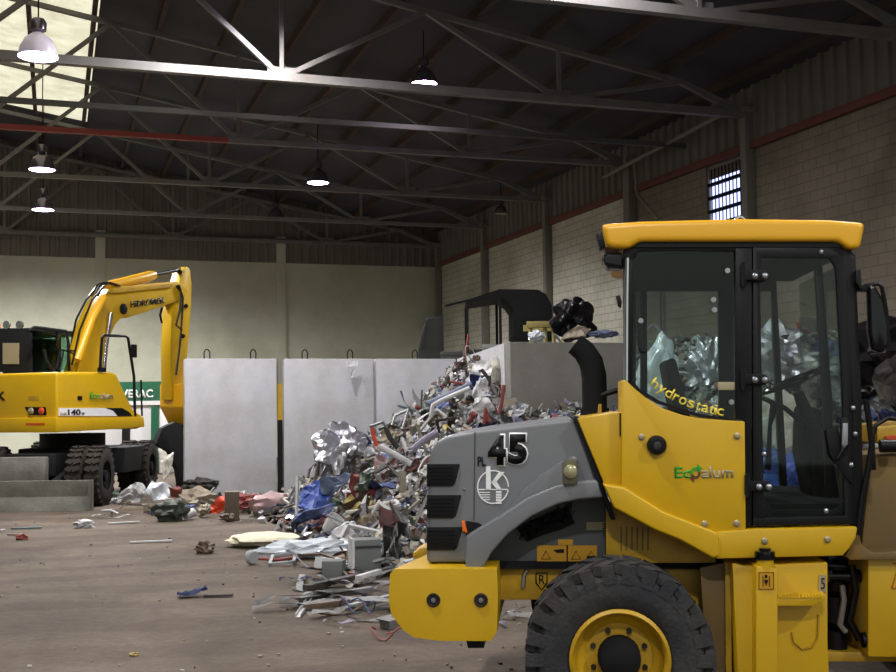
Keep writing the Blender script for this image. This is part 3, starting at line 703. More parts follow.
# round logo with a stylised k over water
m = MB(); cx, cy = 493, 487
lprism(m, arc(cx, cy, 16, 0, 350, 35, 17)+arc(cx, cy, 14.8, 350, 0, 35, 15.8), 6.096, 6.1, 6.098)
for k in (0, 1, 2, 3, 4): yy = 489.5+k*2.2; w = [15.3, 9, 8.5, 7.5, 6.5][k]; 
lprism(m, [(478, 489), (508, 489), (508, 490), (478, 490)], 6.096, 6.1, 6.098)
for k in range(1, 5):
    yy = 489.5+k*2.4; w = [15, 14, 12.5, 10.5][k-1]
    lprism(m, [(cx-w, yy), (cx-3, yy), (cx-3, yy+.9), (cx-w, yy+.9)], 6.096, 6.1, 6.098)
lprism(m, [(486, 467), (490.3, 466), (491, 489), (486, 489)], 6.093, 6.1, 6.098)
lprism(m, [(491, 483), (499, 472), (504.5, 472), (494.5, 484)], 6.093, 6.1, 6.098)
lprism(m, [(491, 482), (495.5, 479.5), (501, 489), (496.5, 489)], 6.093, 6.1, 6.098)
for k in range(5): lprism(m, [(496, 491+k*2.7), (501.5, 491+k*2.7), (501.5, 493+k*2.7), (496, 493+k*2.7)], 6.093, 6.1, 6.098)
m.build('emblem', 'white_paint', hood, label='white round emblem')
# stickers on the recess
s1 = part('warning_sticker', [(537, 545.5), (597, 545.5), (597, 561.5), (537, 561.5)], 6.276, 6.28, 'sticker_orange', hood, 0)
part('divider', [(566.5, 545.5), (568, 545.5), (568, 561.5), (566.5, 561.5)], 6.273, 6.277, 'decal_black', s1, 0)
for x in (546, 576, 591):
    m = MB(); m.tube(lp([(x-4.5, 559), (x+4.5, 559), (x, 551)], 6.274), .003, 4, closed=True); m.build('triangle', 'decal_black', s1)
part('pictogram', [(553, 550), (564, 549), (564, 553), (557, 553)], 6.273, 6.277, 'decal_black', s1, 0)
part('pictogram', [(587, 556), (596, 556), (596, 559.5), (587, 559.5)], 6.272, 6.277, 'decal_black', s1, 0)
part('tag', [(558, 539.5), (573, 539.5), (573, 545), (558, 545)], 6.276, 6.28, 'sticker_orange', hood, 0)
s2 = part('number_plate', [(586.5, 522), (608, 522), (608, 530), (586.5, 530)], 6.276, 6.28, 'decal_grey', hood, 0)
ltext('3', 602, 523, 606, 529, 6.275, 'decal_black', s2)
# --- counterweight
cw = MB(); lprism(cw, [(390, 574), (394, 569), (440, 568.5), (497, 569), (498, 600), (497, 632), (491, 641), (440, 641), (414, 637.5), (403, 630), (391, 614), (388.5, 598)], 5.93, 7.85)
for v in cw.bm.verts:
    if v.co.y > 0: v.co.y -= .3; v.co.x += .30 if v.co.x < l3(440, 600).x else 0
cw = cw.build('counterweight', 'yellow', loader, bevel=.055, seg=4)
part('tow_bracket', [(404, 562), (412, 556.5), (426, 556), (428, 569), (404, 569)], 6.7, 6.95, 'yellow_dirty', cw, .02, Dref=6.3)
for x in (433.5, 481):
    c = l3(x, 600, 5.93)
    r = MB().lathe([(.036, -.01), (.036, .006), (.03, .012), (.026, .004), (0, .004)], c, (0, -1, 0), 28).build('round_plug', 'rubber_brown', cw, smooth=True, label='dark round plug')
    MB().lathe([(.014, 0), (.012, .012), (0, .013)], c, (0, -1, 0), 12).build('bolt', 'steel', r, smooth=True)
part('rear_skid', [(466, 640), (484, 640), (484, 648), (468, 648)], 6.2, 6.5, 'black', cw, 0)
# --- wheels
def wheel(cx, D, parent, flip=1, r=.454, w=.38, z=None):
    c = l3(cx, 655, 5.68); c = Vector((c.x, D-D0, r*.99))
    t = MB(); s = flip
    prof = [(r*.54, .02), (r*.58, .0), (r*.72, -.012), (r*.86, -.005), (r*.93, .03), (r*.95, .07), (r*.955, w/2), (r*.95, w-.07), (r*.93, w-.03), (r*.86, w), (r*.6, w), (r*.56, w-.02)]
    t.lathe([(a, b*s) for a, b in prof], c, (0, 1, 0), 56)
    nb = 26
    for k in range(nb):
        for side in (0, 1):
            a = 2*math.pi*(k+.5*side)/nb
            er = Vector((math.cos(a), 0, math.sin(a))); et = Vector((-math.sin(a), 0, math.cos(a))); ey = Vector((0, 1, 0))
            cc = c+er*(r*.965)+ey*s*(w*.25 if side == 0 else w*.75)
            M = Matrix((et, ey, er)).transposed().to_4x4(); M.translation = cc
            sh = Matrix.Rotation(.45 if side == 0 else -.45, 4, 'Z')
            bmesh.ops.create_cube(t.bm, size=1, matrix=M @ sh @ Matrix.Diagonal((.062, w*.5, .05, 1)))
            cc = c+er*(r*.915)+ey*s*(.004 if side == 0 else w-.004)
            M.translation = cc
            bmesh.ops.create_cube(t.bm, size=1, matrix=M @ Matrix.Diagonal((.062, .03, .09, 1)))
    ty = t.build('tyre', 'rubber', parent, bevel=0, smooth=True)
    rim = MB().lathe([(r*.545, .03*s), (r*.545, .0), (r*.51, -.012*s), (r*.485, .0), (r*.475, .04*s), (r*.45, .07*s), (r*.42, .085*s), (r*.38, .09*s), (r*.36, .10*s), (r*.22, .10*s), (0, .10*s)], c, (0, 1, 0), 48).build('rim', 'yellow_dirty', ty, smooth=True)
    for k in range(8):
        a = 2*math.pi*(k+.5)/8; q = c+Vector((math.cos(a)*r*.30, .098*s, math.sin(a)*r*.30))
        MB().cyl(q, q-Vector((0, .016*s, 0)), .015, None, 6).build('nut', 'rubber_brown', rim)
    MB().lathe([(r*.235, .10*s), (r*.23, .03*s), (r*.19, .015*s), (0, .01*s)], c, (0, 1, 0), 24).build('hub', 'black_matte', rim, smooth=True)
    return ty
w1_ = wheel(620, 5.68, loader)
w2_ = wheel(620, 7.85, loader, -1)
for w_, dx in ((w1_, 2.02), (w2_, 2.02)):
    c = copy_tree(w_, loader); c.location.x += dx
MB().cyl((l3(617, 655).x, 6.2-D0, .455), (l3(617, 655).x, 7.4-D0, .455), .1).build('rear_axle', 'black_matte', loader)
MB().cyl((l3(617, 655).x+2.02, 6.2-D0, .455), (l3(617, 655).x+2.02, 7.4-D0, .455), .1).build('front_axle', 'black_matte', loader)
# --- tank / step unit
part('rear_shield', [(700, 568), (730, 562), (732, 690), (722, 680), (705, 640)], 6.12, 6.16, 'brown_dirty', bevel=.004)
part('shield_flange', [(725, 562), (731, 562), (732, 680), (726, 675)], 6.08, 6.14, 'yellow_dirty', bevel=.003)
tank = part('step_tank', [(732, 563), (745, 566), (828, 562), (828, 640), (832, 735), (740, 735), (737, 660)], 5.97, 6.6, 'yellow', bevel=.012)
part('tank_face', [(756, 566), (778, 568), (778, 735), (756, 735)], 5.86, 6.1, 'yellow', tank, .01)
MB().cyl(l3(765, 575, 5.9), l3(765, 556, 5.9), .043, None, 20).build('filler_neck', 'yellow', tank, smooth=True)
MB().lathe([(.05, 0), (.052, .02), (.05, .04), (.03, .045), (.03, .055), (0, .055)], l3(765, 559, 5.9), (0, 0, 1), 22).build('filler_cap', 'black_gloss', tank, smooth=True)
stp = part('step', [(777, 598), (812, 598), (826, 594), (826, 599), (812, 606), (777, 606)], 5.86, 5.99, 'yellow', tank, .004)
m = MB()
for k in range(14): lprism(m, [(778+k*3.2, 598), (780.4+k*3.2, 598), (779.2+k*3.2, 594)], 5.855, 5.87)
m.build('teeth', 'yellow', stp)
part('symbol_sticker', [(758.5, 572), (774, 572), (774, 589.5), (758.5, 589.5)], 5.856, 5.86, 'sticker_orange', tank, 0)
m = MB(); m.tube(lp([(759, 572.5), (773.5, 572.5), (773.5, 589), (759, 589)], 5.855), .002, 4, closed=True)
lprism(m, [(765, 575), (767.5, 575), (767.5, 578), (765, 578)], 5.852, 5.856); lprism(m, [(764, 580), (768.5, 580), (766.2, 586)], 5.852, 5.856)
for x in (763, 769.5): m.tube(lp([(x, 576), (x, 587)], 5.854), .0018, 4)
m.build('symbol', 'decal_black', tank)
st2 = part('side_sticker', [(819, 575), (826, 575), (826, 592), (819, 592)], 5.964, 5.969, 'decal_grey', tank, 0)
ltext('5', 821, 578, 825, 589, 5.963, 'decal_black', st2)
MB().tube(lp([(792, 632), (794, 642), (802, 649), (812, 647), (818, 638), (819, 615)], 5.965), .006, 6).build('weld_arc', 'yellow_dirty', tank, smooth=True)
# --- articulation joint
art = part('joint_block', [(828, 558), (870, 558), (870, 660), (828, 660)], 6.5, 7.1, 'black_matte', bevel=.02)
for (ya, yb) in ((566, 590), (596, 622), (630, 650)):
    MB().cyl(l3(836, ya, 6.3), l3(836, yb, 6.3), .06, None, 16).build('pin_boss', 'black', art, smooth=True)
MB().cyl(l3(828, 576, 6.25), l3(872, 576, 6.25), .035, None, 14).build('steering_cylinder', 'black_gloss', art, smooth=True)
MB().tube(lp([(842, 585), (844, 600), (840, 625), (846, 632)], 6.2), .016, 8).build('hose', 'steel', art, smooth=True)
MB().tube(lp([(852, 565), (856, 590), (850, 620), (860, 640)], 6.22), .02, 8).build('hose', 'black_gloss', art, smooth=True)
MB().cyl(l3(862, 640, 6.15), l3(874, 640, 6.15), .04, None, 16).build('pivot', 'black', art, smooth=True)
part('joint_plate', [(826, 652), (900, 652), (905, 662), (826, 662)], 6.2, 7.2, 'yellow_dirty', bevel=.01)
# --- front frame, right of the cab
ff = part('front_frame', [(868, 557), (960, 556), (1010, 600), (1010, 660), (868, 657)], 6.1, 7.2, 'yellow', bevel=.012)
m = MB(); m.tube(lp([(897, 571), (892, 588), (905, 588)], 6.095), .004, 4, closed=True); m.build('warning_triangle', 'decal_red', ff)
part('warning_bar', [(893, 563), (910, 563), (910, 564.5), (893, 564.5)], 6.094, 6.1, 'decal_red', ff, 0)
tower = part('lift_tower', [(872, 455), (930, 452), (965, 520), (965, 560), (860, 560), (866, 500)], 6.35, 7.1, 'brown_dirty', bevel=.02)
part('splash_plate', [(846, 556), (858, 530), (862, 545), (872, 553), (930, 552), (930, 560), (850, 560)], 6.05, 6.3, 'brown_dirty', tower, .006)
part('arm_root', [(877, 428), (960, 420), (1060, 560), (1040, 575), (945, 452), (877, 443)], 6.3, 6.45, 'yellow_dirty', tower, .012)
part('arm_root', [(877, 428), (960, 420), (1060, 560), (1040, 575), (945, 452), (877, 443)], 6.95, 7.1, 'yellow_dirty', tower, .012, Dref=6.3)
MB().cyl(l3(880, 446, 6.25), l3(905, 446, 6.25), .035, None, 14).build('pin', 'black', tower, smooth=True)
part('red_strip', [(886, 436), (930, 434), (930, 440), (886, 442)], 6.28, 6.3, 'decal_red', tower, 0)
m = MB(); m.tube(lp([(866, 400), (869, 420), (872, 445), (868, 470), (862, 500), (858, 535)], 5.99), .016, 8); m.build('grab_rail', 'black', loader, smooth=True)
MB().tube(lp([(874, 470), (872, 438), (876, 425), (888, 418), (902, 420)], 6.1), .012, 8).build('hose', 'black', loader, smooth=True)
# bucket beyond the frame
bk = MB(); pts = lp([(1060, 560), (1045, 600), (1050, 690), (1090, 735), (1200, 738), (1092, 722), (1066, 685), (1062, 610), (1080, 570)], 6.0)
bk.prism(pts, 1, 5.8-D0, 8.0-D0).build('bucket', 'yellow_dirty', loader, bevel=.01)
# --- exhaust, lamps, mirror
ex_ = MB(); pth = lp([(575, 344), (584, 351), (591, 362), (594, 376), (594.5, 395), (594.5, 416)], 6.75)
ex_.tube(pth, [.064, .068, .072, .073, .073, .073], 20).build('exhaust_pipe', 'black_matte', loader, smooth=True)
MB().cyl(l3(592, 398, 6.7), l3(618, 390, 6.7), .016, None, 8).build('exhaust_bracket', 'black', loader)
MB().cyl(l3(594.5, 424, 6.75), l3(594.5, 408, 6.75), .085, None, 20).build('exhaust_collar', 'black_matte', loader, smooth=True)
part('bracket_plate', [(601, 404), (604, 404), (604, 416), (600, 416)], 6.4, 6.44, 'yellow_dirty', bevel=0, Dref=6.1)
part('rear_marker', [(596, 234), (602, 232), (606, 246), (600, 249)], 6.02, 6.14, 'black', roof, .006)
wl = part('work_lamp', [(603, 254), (622, 252), (624, 268), (608, 268), (603, 262)], 6.02, 6.18, 'black_gloss', roof, .012)
part('lamp_bracket', [(604, 247), (620, 246), (618, 253), (606, 253)], 6.05, 6.15, 'decal_brown', wl, .004)
part('rear_catch', [(616, 296), (620, 295), (622, 302), (621, 308), (618, 306)], 6.02, 6.06, 'black', frame, .003)
mir = part('mirror', [(869, 284), (876, 286), (884, 300), (889, 325), (889, 346), (882, 352), (873, 350), (870, 330)], 5.93, 6.0, 'black_gloss', bevel=.02, seg=3)
part('mirror_bracket', [(856, 270), (861, 269), (862, 285), (870, 287), (870, 291), (861, 290), (856, 282)], 5.95, 6.05, 'black', mir, .005)
MB().tube(lp([(864, 286), (878, 283.5), (882, 287), (886, 310), (888, 345), (884, 353), (870, 355)], 5.96), .012, 8).build('mirror_arm', 'black', mir, smooth=True)

# ================================================================== WHEELED EXCAVATOR
HD = R(22)
corner = Vector((hit(57, 430, 1, 1).x, 0, 0))
cu_, cd_ = W3.on(1, 20.5, 57, 430).x, 20.5
EU, ED = cu_-(1.25*math.cos(HD)-1.9*math.sin(HD)), cd_-(-1.25*math.sin(HD)-1.9*math.cos(HD))
EF = Frame(EU, ED, YAW-HD)                     # turned upper works
exc = empty('wheeled_excavator', EF.loc, YAW-HD, 'yellow wheeled excavator with raised boom and grey dozer blade, at the left', 'excavator')
def es(px, py, x=1.25): return EF.on(0, x, px, py)      # point on a plane along its side
def er(px, py, y=-1.9): return EF.on(1, y, px, py)      # point on its rear
def eprism(pts, xa, xb, xref=None):
    return MB().prism([es(a, b, xa if xref is None else xref) for a, b in pts], 0, xa, xb)
# house
side = [(57, 372), (112, 372), (117, 374), (126, 394), (134, 410), (143, 416), (144, 426), (138, 429), (57, 430)]
house = eprism(side, 1.25, -1.25).build('house', 'yellow', exc, bevel=.06, seg=3)
p0 = er(-60, 413); p1 = er(57, 430); p2 = er(57, 413)
m = MB(); sp = [es(57, 417.5, 1.29), es(100, 417.5, 1.29), es(143, 417, 1.29), es(144, 427, 1.29), es(100, 430, 1.29), es(57, 432, 1.29)]
m.prism(sp, 0, 1.27, 1.31); m.b(-1.3, 1.3, -1.98, -1.88, p1.z-.04, er(57, 417.5).z)
m.build('bumper_band', 'yellow', house, bevel=.03, seg=2)
def epatch(name, pts, mt, parent=house, d=.012, plane='s', label=None):
    if plane == 's': o = MB().prism([es(a, b, 1.26) for a, b in pts], 0, 1.255-.01, 1.255+d)
    else: o = MB().prism([er(a, b, -1.9) for a, b in pts], 1, -1.9+.01, -1.9-d)
    return o.build(name, mt, parent, label=label)
epatch('number_band', [(59, 408), (105, 408), (113, 411), (117, 416), (59, 416)], 'white_paint', label='white stripe with the model number')
epatch('number_band', [(106, 408), (122, 408), (129, 412), (132, 416), (118, 416), (113, 411)], 'decal_black', label='black end of the stripe')
epatch('vent_mark', [(78, 396), (82, 396), (82, 400), (78, 400)], 'decal_black')
epatch('latch', [(98, 367.5), (106, 367.5), (106, 372), (98, 372)], 'black')
def etext(body, x0, y0, x1, y1, mt, parent=house, plane='s', bold=.02, c=None):
    if plane == 's': f = lambda s, t: es(x0+(x1-x0)*s, y1+(y0-y1)*t, 1.272 if c is None else c); n = (1, 0, 0)
    else: f = lambda s, t: er(x0+(x1-x0)*s, y1+(y0-y1)*t, -1.912); n = (0, -1, 0)
    return text_mesh(body, n, f, 'lettering', mt, parent, bold, .006)
etext('HMK', 60.5, 412.5, 67, 415, 'decal_grey'); etext('140', 68, 409.3, 80.5, 415.2, 'decal_black'); etext('W', 81.5, 412.5, 84.5, 415, 'decal_black')
etext('Eco', 90, 392, 99, 399, 'decal_green'); etext('alum', 100, 392.5, 113, 399, 'decal_grey')
etext('HIDROMEK', -55, 391.5, 5.5, 400.5, 'decal_black', plane='r', bold=.03)
epatch('light_recess', [(25, 407), (46, 407), (47, 415), (30, 415)], 'black', plane='r')
for x, mt in ((31, 'lamp_lens'), (41.5, 'decal_red')):
    c = er(x, 411, -1.93); MB().lathe([(.062, 0), (.055, .02), (.03, .035), (0, .04)], c, (0, -1, 0), 16).build('rear_light', mt, house, smooth=True)
epatch('reflector_strip', [(29, 423), (48, 423), (48, 425), (29, 425)], 'decal_red', plane='r', d=.085)
epatch('plate', [(29, 396), (40, 396), (40, 400), (29, 400)], 'yellow_dirty', plane='r')
for x in (10, 41):
    pass
# cab
cz0 = es(57, 372).z
def cb(pts, ya, yb, mt, name, parent, bevel=.02): return MB().prism([er(a, b, ya) for a, b in pts], 1, ya, yb).build(name, mt, parent, bevel=bevel)
cab = cb([(-40, 372), (-38, 335), (-30, 328), (26, 328), (30, 334), (31, 372)], -.95, -.88, 'under_black', 'cab', exc)
zt = er(0, 329, -.95).z; zb = cz0; xl = er(-38, 350, -.95).x; xr = er(31, 350, -.95).x
MB().b(xl, xr, -.95, 1.0, zt-.06, zt).build('cab_roof', 'under_black', cab, bevel=.03)
for y in (-.2, .95):
    for x in (xl, xr): MB().b(x-.04, x+.04, y-.04, y+.04, zb, zt).build('cab_post', 'under_black', cab)
MB().b(xr-.01, xr+.01, -.9, .95, zb, zt-.06).build('side_window', 'exca_glass', cab)
MB().prism([er(a, b, -.96) for a, b in ((3, 343), (19, 343), (19, 364), (3, 364))], 1, -.97, -.955).build('rear_window', 'decal_grey', cab)
MB().b(xl+.3, xr-.4, -.2, .3, zb, zb+.75).build('cab_seat', 'seat_fabric', cab, bevel=.05)
# right hand guard of the cab, seen beyond
gx = .25
g1 = [es(28, 331, gx-.2), es(34, 327, gx-.2), es(66, 331, gx-.2), es(68, 341, gx-.2), es(69, 371, gx-.2)]
MB().tube(g1, .03, 6).build('guard_frame', 'under_black', cab, smooth=True)
MB().prism([es(32, 334, gx-.25), es(65, 335, gx-.25), es(68, 370, gx-.25), es(50, 370, gx-.25), es(33, 345, gx-.25)], 0, gx-.25, gx-.24).build('front_window', 'exca_glass', cab)
MB().tube([es(44, 350, gx-.2), es(46, 360, gx-.2), es(52, 370, gx-.2)], .03, 6).build('guard_frame', 'under_black', cab)
for x in (7, 20):
    c = er(x, 325, -.93); l_ = MB().lathe([(.0, -.06), (.07, -.03), (.085, .02), (.08, .03), (0, .03)], c, (0, -1, 0), 16).build('work_lamp', 'chrome', cab, smooth=True)
    MB().b(c.x-.015, c.x+.015, c.y-.02, c.y+.02, zt-.02, c.z-.03).build('lamp_bracket', 'black', l_)
c = er(-1, 325, -.8); MB().lathe([(.07, 0), (.07, .1), (.04, .14), (0, .15)], (c.x-.05, c.y, zt), (0, 0, 1), 14).build('beacon', 'orange_lens', cab, smooth=True)
MB().tube([es(100, 372), es(101, 350), es(102, 338), es(104, 335.5), es(125, 336), es(128, 338), es(134, 376), es(135, 416)], .028, 8).build('handrail', 'black', exc, smooth=True)
MB().tube([es(142, 416), es(141.5, 396), es(141, 380)], .02, 6).build('mirror_arm', 'black', exc)
MB().box(es(134, 351, 1.3), (.05, .14, .26)).build('mirror', 'black', exc, bevel=.02)
# boom
def bm_(name, pts, xa, xb, mt='yellow', parent=exc, bevel=.02, xref=0, label=None):
    return MB().prism([es(a, b, xref) for a, b in pts], 0, xa, xb).build(name, mt, parent, bevel=bevel, label=label)
boom = bm_('boom', [(70, 373), (76, 350), (84, 322), (92, 304), (103, 290), (113, 287), (170, 282), (179, 286), (182, 293), (176, 300), (122, 318), (114, 319), (108, 326), (100, 345), (90, 374)], -.17, .17, 'yellow')
MB().prism([es(a, b, .17) for a, b in ((105, 292), (112, 290), (172, 284), (172, 287), (113, 293))], 0, .17, .2).build('stiffener', 'yellow_dirty', boom)
for x in (-.32, .3):
    q = [es(77, 360, x), es(92, 318, x), es(104, 297, x)]
    MB().tube(q, .085, 12).build('boom_cylinder', 'yellow_top', boom, smooth=True)
MB().tube([es(103, 380, .24), es(106, 345, .24), es(111, 313, .24)], .045, 10).build('cylinder_rod', 'chrome', boom, smooth=True)
MB().tube([es(72, 365, .28), es(80, 330, .28), es(92, 300, .28), es(104, 286, .25)], .022, 6).build('hydraulic_hose', 'black', boom, smooth=True)
MB().tube([es(66, 372, -.2), es(76, 320, -.2), es(86, 300, -.2), es(97, 286, -.2), es(110, 283, -.2)], .022, 6).build('hydraulic_hose', 'black', boom, smooth=True)
for k in range(3): MB().tube([es(92+k*3, 296, .1*k), es(97+k*3, 285, .1*k), es(104+k*3, 282.5, .1*k), es(114+k*3, 286, .1*k)], .02, 6).build('hydraulic_hose', 'black', boom, smooth=True)
for k in range(2): MB().tube([es(56+k*4, 368, .2), es(60+k*4, 350, .2), es(74, 351+k*3, .2), es(84, 347+k*4, .2)], .02, 6).build('hydraulic_hose', 'black', boom, smooth=True)
c = es(123, 309, .18); MB().lathe([(.11, 0), (.11, .03), (.07, .05), (0, .05)], c, (1, 0, 0), 18).build('boom_pin', 'black_matte', boom, smooth=True)
def bt(s, t): return es(131+(165-131)*s, 307.5-3.3*s-6*t*(1), .175)
text_mesh('HIDROMEK', (1, 0, 0), lambda s, t: es(130.5+34*s, 307.5-4.3*s-6.2*t, .175), 'lettering', 'decal_black', boom, .03, .006)
ac = MB().tube([es(108, 286, 0), es(130, 281, 0), es(150, 276, 0), es(154, 275, 0)], [.10, .11, .115, .09], 12).build('arm_cylinder', 'yellow_top', boom, smooth=True)
MB().tube([es(150, 276, 0), es(180, 269.5, 0)], .05, 10).build('cylinder_rod', 'black', ac, smooth=True)
arm = bm_('arm', [(175, 281), (178, 270), (182, 267), (185.5, 270), (187, 285), (186.5, 305), (183, 350), (180, 385), (172, 400), (166, 400), (165.5, 350), (167, 312), (171, 297)], -.13, .13, 'yellow')
MB().tube([es(176, 286, .18), es(181, 292, .18), es(180, 310, .18), es(176, 325, .18), es(182, 330, .18)], .022, 6).build('hydraulic_hose', 'black', arm, smooth=True)
MB().tube([es(179, 285, .2), es(183, 298, .2), es(182, 318, .2), es(180, 345, .2), es(176, 375, .2)], .022, 6).build('hydraulic_hose', 'black', arm, smooth=True)
MB().tube([es(162, 308, .0), es(160, 315, 0), es(162, 323, 0)], .025, 6).build('hydraulic_hose', 'black', arm, smooth=True)
for q in ((180, 272), (186, 306), (183, 336), (178, 287)):
    MB().cyl(es(*q, .13), es(*q, .18), .05, None, 12).build('pin', 'black_matte', arm)
hop = bm_('grab_body', [(169, 384), (194, 383), (194, 412), (186, 426), (178, 425), (169, 407)], -.25, .45, 'yellow_top', exc, .03)
m = MB()
for sx in (-.35, .0, .35): m.prism([es(a, b, sx) for a, b in ((160, 428), (173, 422), (186, 426), (196, 450), (190, 480), (180, 498), (176, 470), (168, 452), (154, 444))], 0, sx-.06, sx+.06)
m.build('grab_claw', 'under_black', hop, bevel=.02)
# undercarriage, straight ahead of the viewer
UF = Frame(EU, ED, YAW)
def up3(px, py, D): return UF.on(1, D-ED, px, py)
ur = empty('undercarriage', (0, 0, 0), HD, '', '')
for k in ('category', 'label'): del ur[k]
ur.parent = exc
m = MB(); m.cyl((0, 0, .95), (0, 0, 1.26), .62, None, 28); m.build('turntable', 'under_black', ur, smooth=True)
m = MB(); m.b(-.45, .45, -2.3, 2.4, .55, .95); m.b(-.7, .7, -1.0, 1.0, .7, 1.0); m.build('chassis', 'under_black', ur, bevel=.03)
MB().b(.5, 1.15, -.4, 1.2, .5, .98).build('step_box', 'under_black', ur, bevel=.02)
def ewheel(x, y, rr, wdt):
    m = MB(); s = 1 if x > 0 else -1; r = rr
    c = Vector((x, y, r))
    m.lathe([(r*.5, 0), (r*.6, -.01), (r*.88, .0), (r*.97, .04), (r*.98, wdt/2), (r*.97, wdt-.04), (r*.88, wdt), (r*.5, wdt)], c, (-s, 0, 0), 36)
    for k in range(24):
        a = 2*math.pi*k/24; er_ = Vector((0, math.cos(a), math.sin(a))); et = Vector((0, -math.sin(a), math.cos(a)))
        for q in (.25, .75):
            M = Matrix((et, Vector((1, 0, 0)), er_)).transposed().to_4x4(); M.translation = c+er_*r*.975+Vector((-s*wdt*q, 0, 0))
            bmesh.ops.create_cube(m.bm, size=1, matrix=M @ Matrix.Rotation(.4 if q < .5 else -.4, 4, 'Z') @ Matrix.Diagonal((.06, wdt*.45, .06, 1)))
    w = m.build('wheel', 'rubber_brown', ur, smooth=True)
    MB().lathe([(r*.52, .02), (r*.5, .03), (r*.46, .10), (r*.2, .12), (r*.18, .0), (0, 0)], c, (-s, 0, 0), 24).build('rim', 'black_matte', w, smooth=True)
rr = .53
yw1 = 20.9-ED; yw2 = 24.1-ED
xr_ = up3(107, 460, 20.9).x
for y in (yw1, yw2):
    for s in (1, -1):
        ewheel(s*xr_, y, rr, .26); ewheel(s*(xr_-.34), y, rr, .26)
    MB().cyl((-xr_+.5, y, rr), (xr_-.5, y, rr), .11).build('axle', 'under_black', ur)
p = up3(90, 482, 19.7); pb = up3(90, 510, 19.7)
m = MB(); y0 = 19.7-ED
bl = [(0, y0, .0), (0, y0+.06, .0), (0, y0+.16, p.z*.5), (0, y0+.10, p.z+.03), (0, y0+.02, p.z+.03), (0, y0+.07, p.z*.5)]
m.prism([(v[0], v[1], v[2]) for v in bl], 0, -p.x-.0 if p.x < 0 else -(p.x+2*0), p.x)
bl_ = m.build('dozer_blade', 'blade_steel', ur, bevel=.01)
m = MB(); m.b(p.x-.03, p.x, y0-.01, y0+.2, 0, p.z+.03); m.build('blade_edge', 'blade_steel', bl_)
q0 = up3(45, 457, 20.1); m = MB(); m.b(-q0.x-.9, q0.x, 20.1-ED, 20.3-ED, .45, q0.z); m.build('rear_plate', 'blade_steel', ur, bevel=.02)
for x in (-.5, .5): MB().bar((x, y0+.15, .3), (x, -1.6, .6), .12, .2).build('blade_arm', 'under_black', bl_)

# ================================================================== container with green sign behind the excavator
CD = 31.0
CF = Frame(W3.on(1, CD, 135, 420).x, CD, YAW)
def c3(px, py, d=0): return CF.on(1, d, px, py)
ct = empty('waste_container', CF.loc, YAW, 'white container with green lettered banner standing behind the excavator', 'container')
a = c3(80, 402); b = c3(168, 445)
MB().b(a.x, b.x, .05, 1.8, .0, a.z).build('body', 'white_paint', ct, bevel=.02)
a = c3(112, 382); b = c3(163, 404)
sg = MB().b(a.x, b.x, -.02, .06, b.z, a.z).build('banner', 'green_sign', ct)
text_mesh('VERAC', (0, -1, 0), lambda s, t: c3(121+32*s, 398-8.5*t, -.03), 'lettering', 'white_paint', sg, .03, .01)
MB().b(a.x, b.x, -.04, -.0, b.z-.02, b.z+.09).build('sign_edge', 'white_paint', sg)
for px in (126, 155):
    q = c3(px, 410); MB().b(q.x-.1, q.x+.1, -.03, .05, 0, q.z+.1).build('post', 'under_black' if px < 130 else 'green_sign', ct)

# ================================================================== SCRAP
COLS = {'white': (222, 222, 222), 'offwhite': (200, 194, 172), 'silver': (176, 178, 182), 'grey': (128, 128, 126), 'dark': (52, 50, 50), 'brown': (104, 78, 54),
        'beige': (168, 150, 118), 'red': (168, 40, 36), 'blue': (48, 74, 150), 'green': (62, 92, 66), 'yellow': (196, 168, 60), 'lilac': (150, 140, 176), 'pink': (190, 140, 136), 'teal': (70, 120, 126), 'orange': (214, 74, 36)}
for k, v in COLS.items():
    g_ = sum(v)/3*.55+30; v = tuple(int(c*.62+g_*.38) for c in v) if k != 'orange' else v
    mat('scrap_'+k, v, .55, .35 if k in ('silver',) else 0, .2, 12, 0, (110, 100, 86), .35)
mat('foil', (205, 205, 212), .3, .9, .1, 20)
mat('plastic_film', (214, 220, 226), .25, 0, .1, 8)
mat('black_bag', (26, 24, 26), .35, 0, .2, 8)
mat('foam', (222, 216, 188), .8, 0, .06, 6, .3)
mat('tarp_blue', (40, 66, 138), .5, 0, .12, 4)
mat('tarp_grey', (96, 106, 130), .5, 0, .15, 4)
mat('board_grey', (98, 102, 100), .7, 0, .1, 4)
mat('orange_red', (214, 66, 34), .5, 0, .08, 5)
mat('machine_dark', (62, 64, 62), .7, 0, .15, 3)
mat('sack_green', (56, 64, 52), .6, 0, .12, 5)
mat('sack_grey', (150, 154, 152), .6, 0, .12, 6)

CX, CY = (wx(457), YP)
def heap1(x, y):
    xr = pe.x+(CX-pe.x)*(y-16.3)/(YP-16.3)                      # line of the side panels
    hl = .58*(x-3.45-.10*max(0, y-19))+.42*max(0, x-5.8)
    hf = .40*(y-12.0)+.15*max(0, y-15)*0
    h = min(hl, hf, 2.32)
    if y > 16.0 and x > xr-.15: h = min(h, -1)
    if y > YP-.1: h = -1
    if y <= 16.2: h = min(h, 1.75)
    d = y-19.6
    if d > 0: h -= d*.28
    return h
def heap2(x, y):
    if y > 16.15 or x > WX-.2: return -1
    return min(.9*(y-10.5), 1.6*(x-7.15), 1.3+.32*(x-6.4)+.25*(y-14.5), 2.6)
def heap3(x, y):
    if y < 16.75 or y > 21.8 or x < pe.x+.55+(y-16.3)*.22: return -1
    return 2.50+.12*math.sin(x*2.1)+.08*math.sin(y*3)-.06*(y-16.7)
def hn(x, y): return .16*noise.noise(Vector((x*1.7, y*1.7, 3)))+.08*noise.noise(Vector((x*5, y*5, 9)))
def H(x, y):
    return max(heap1(x, y), heap2(x, y))+hn(x, y)

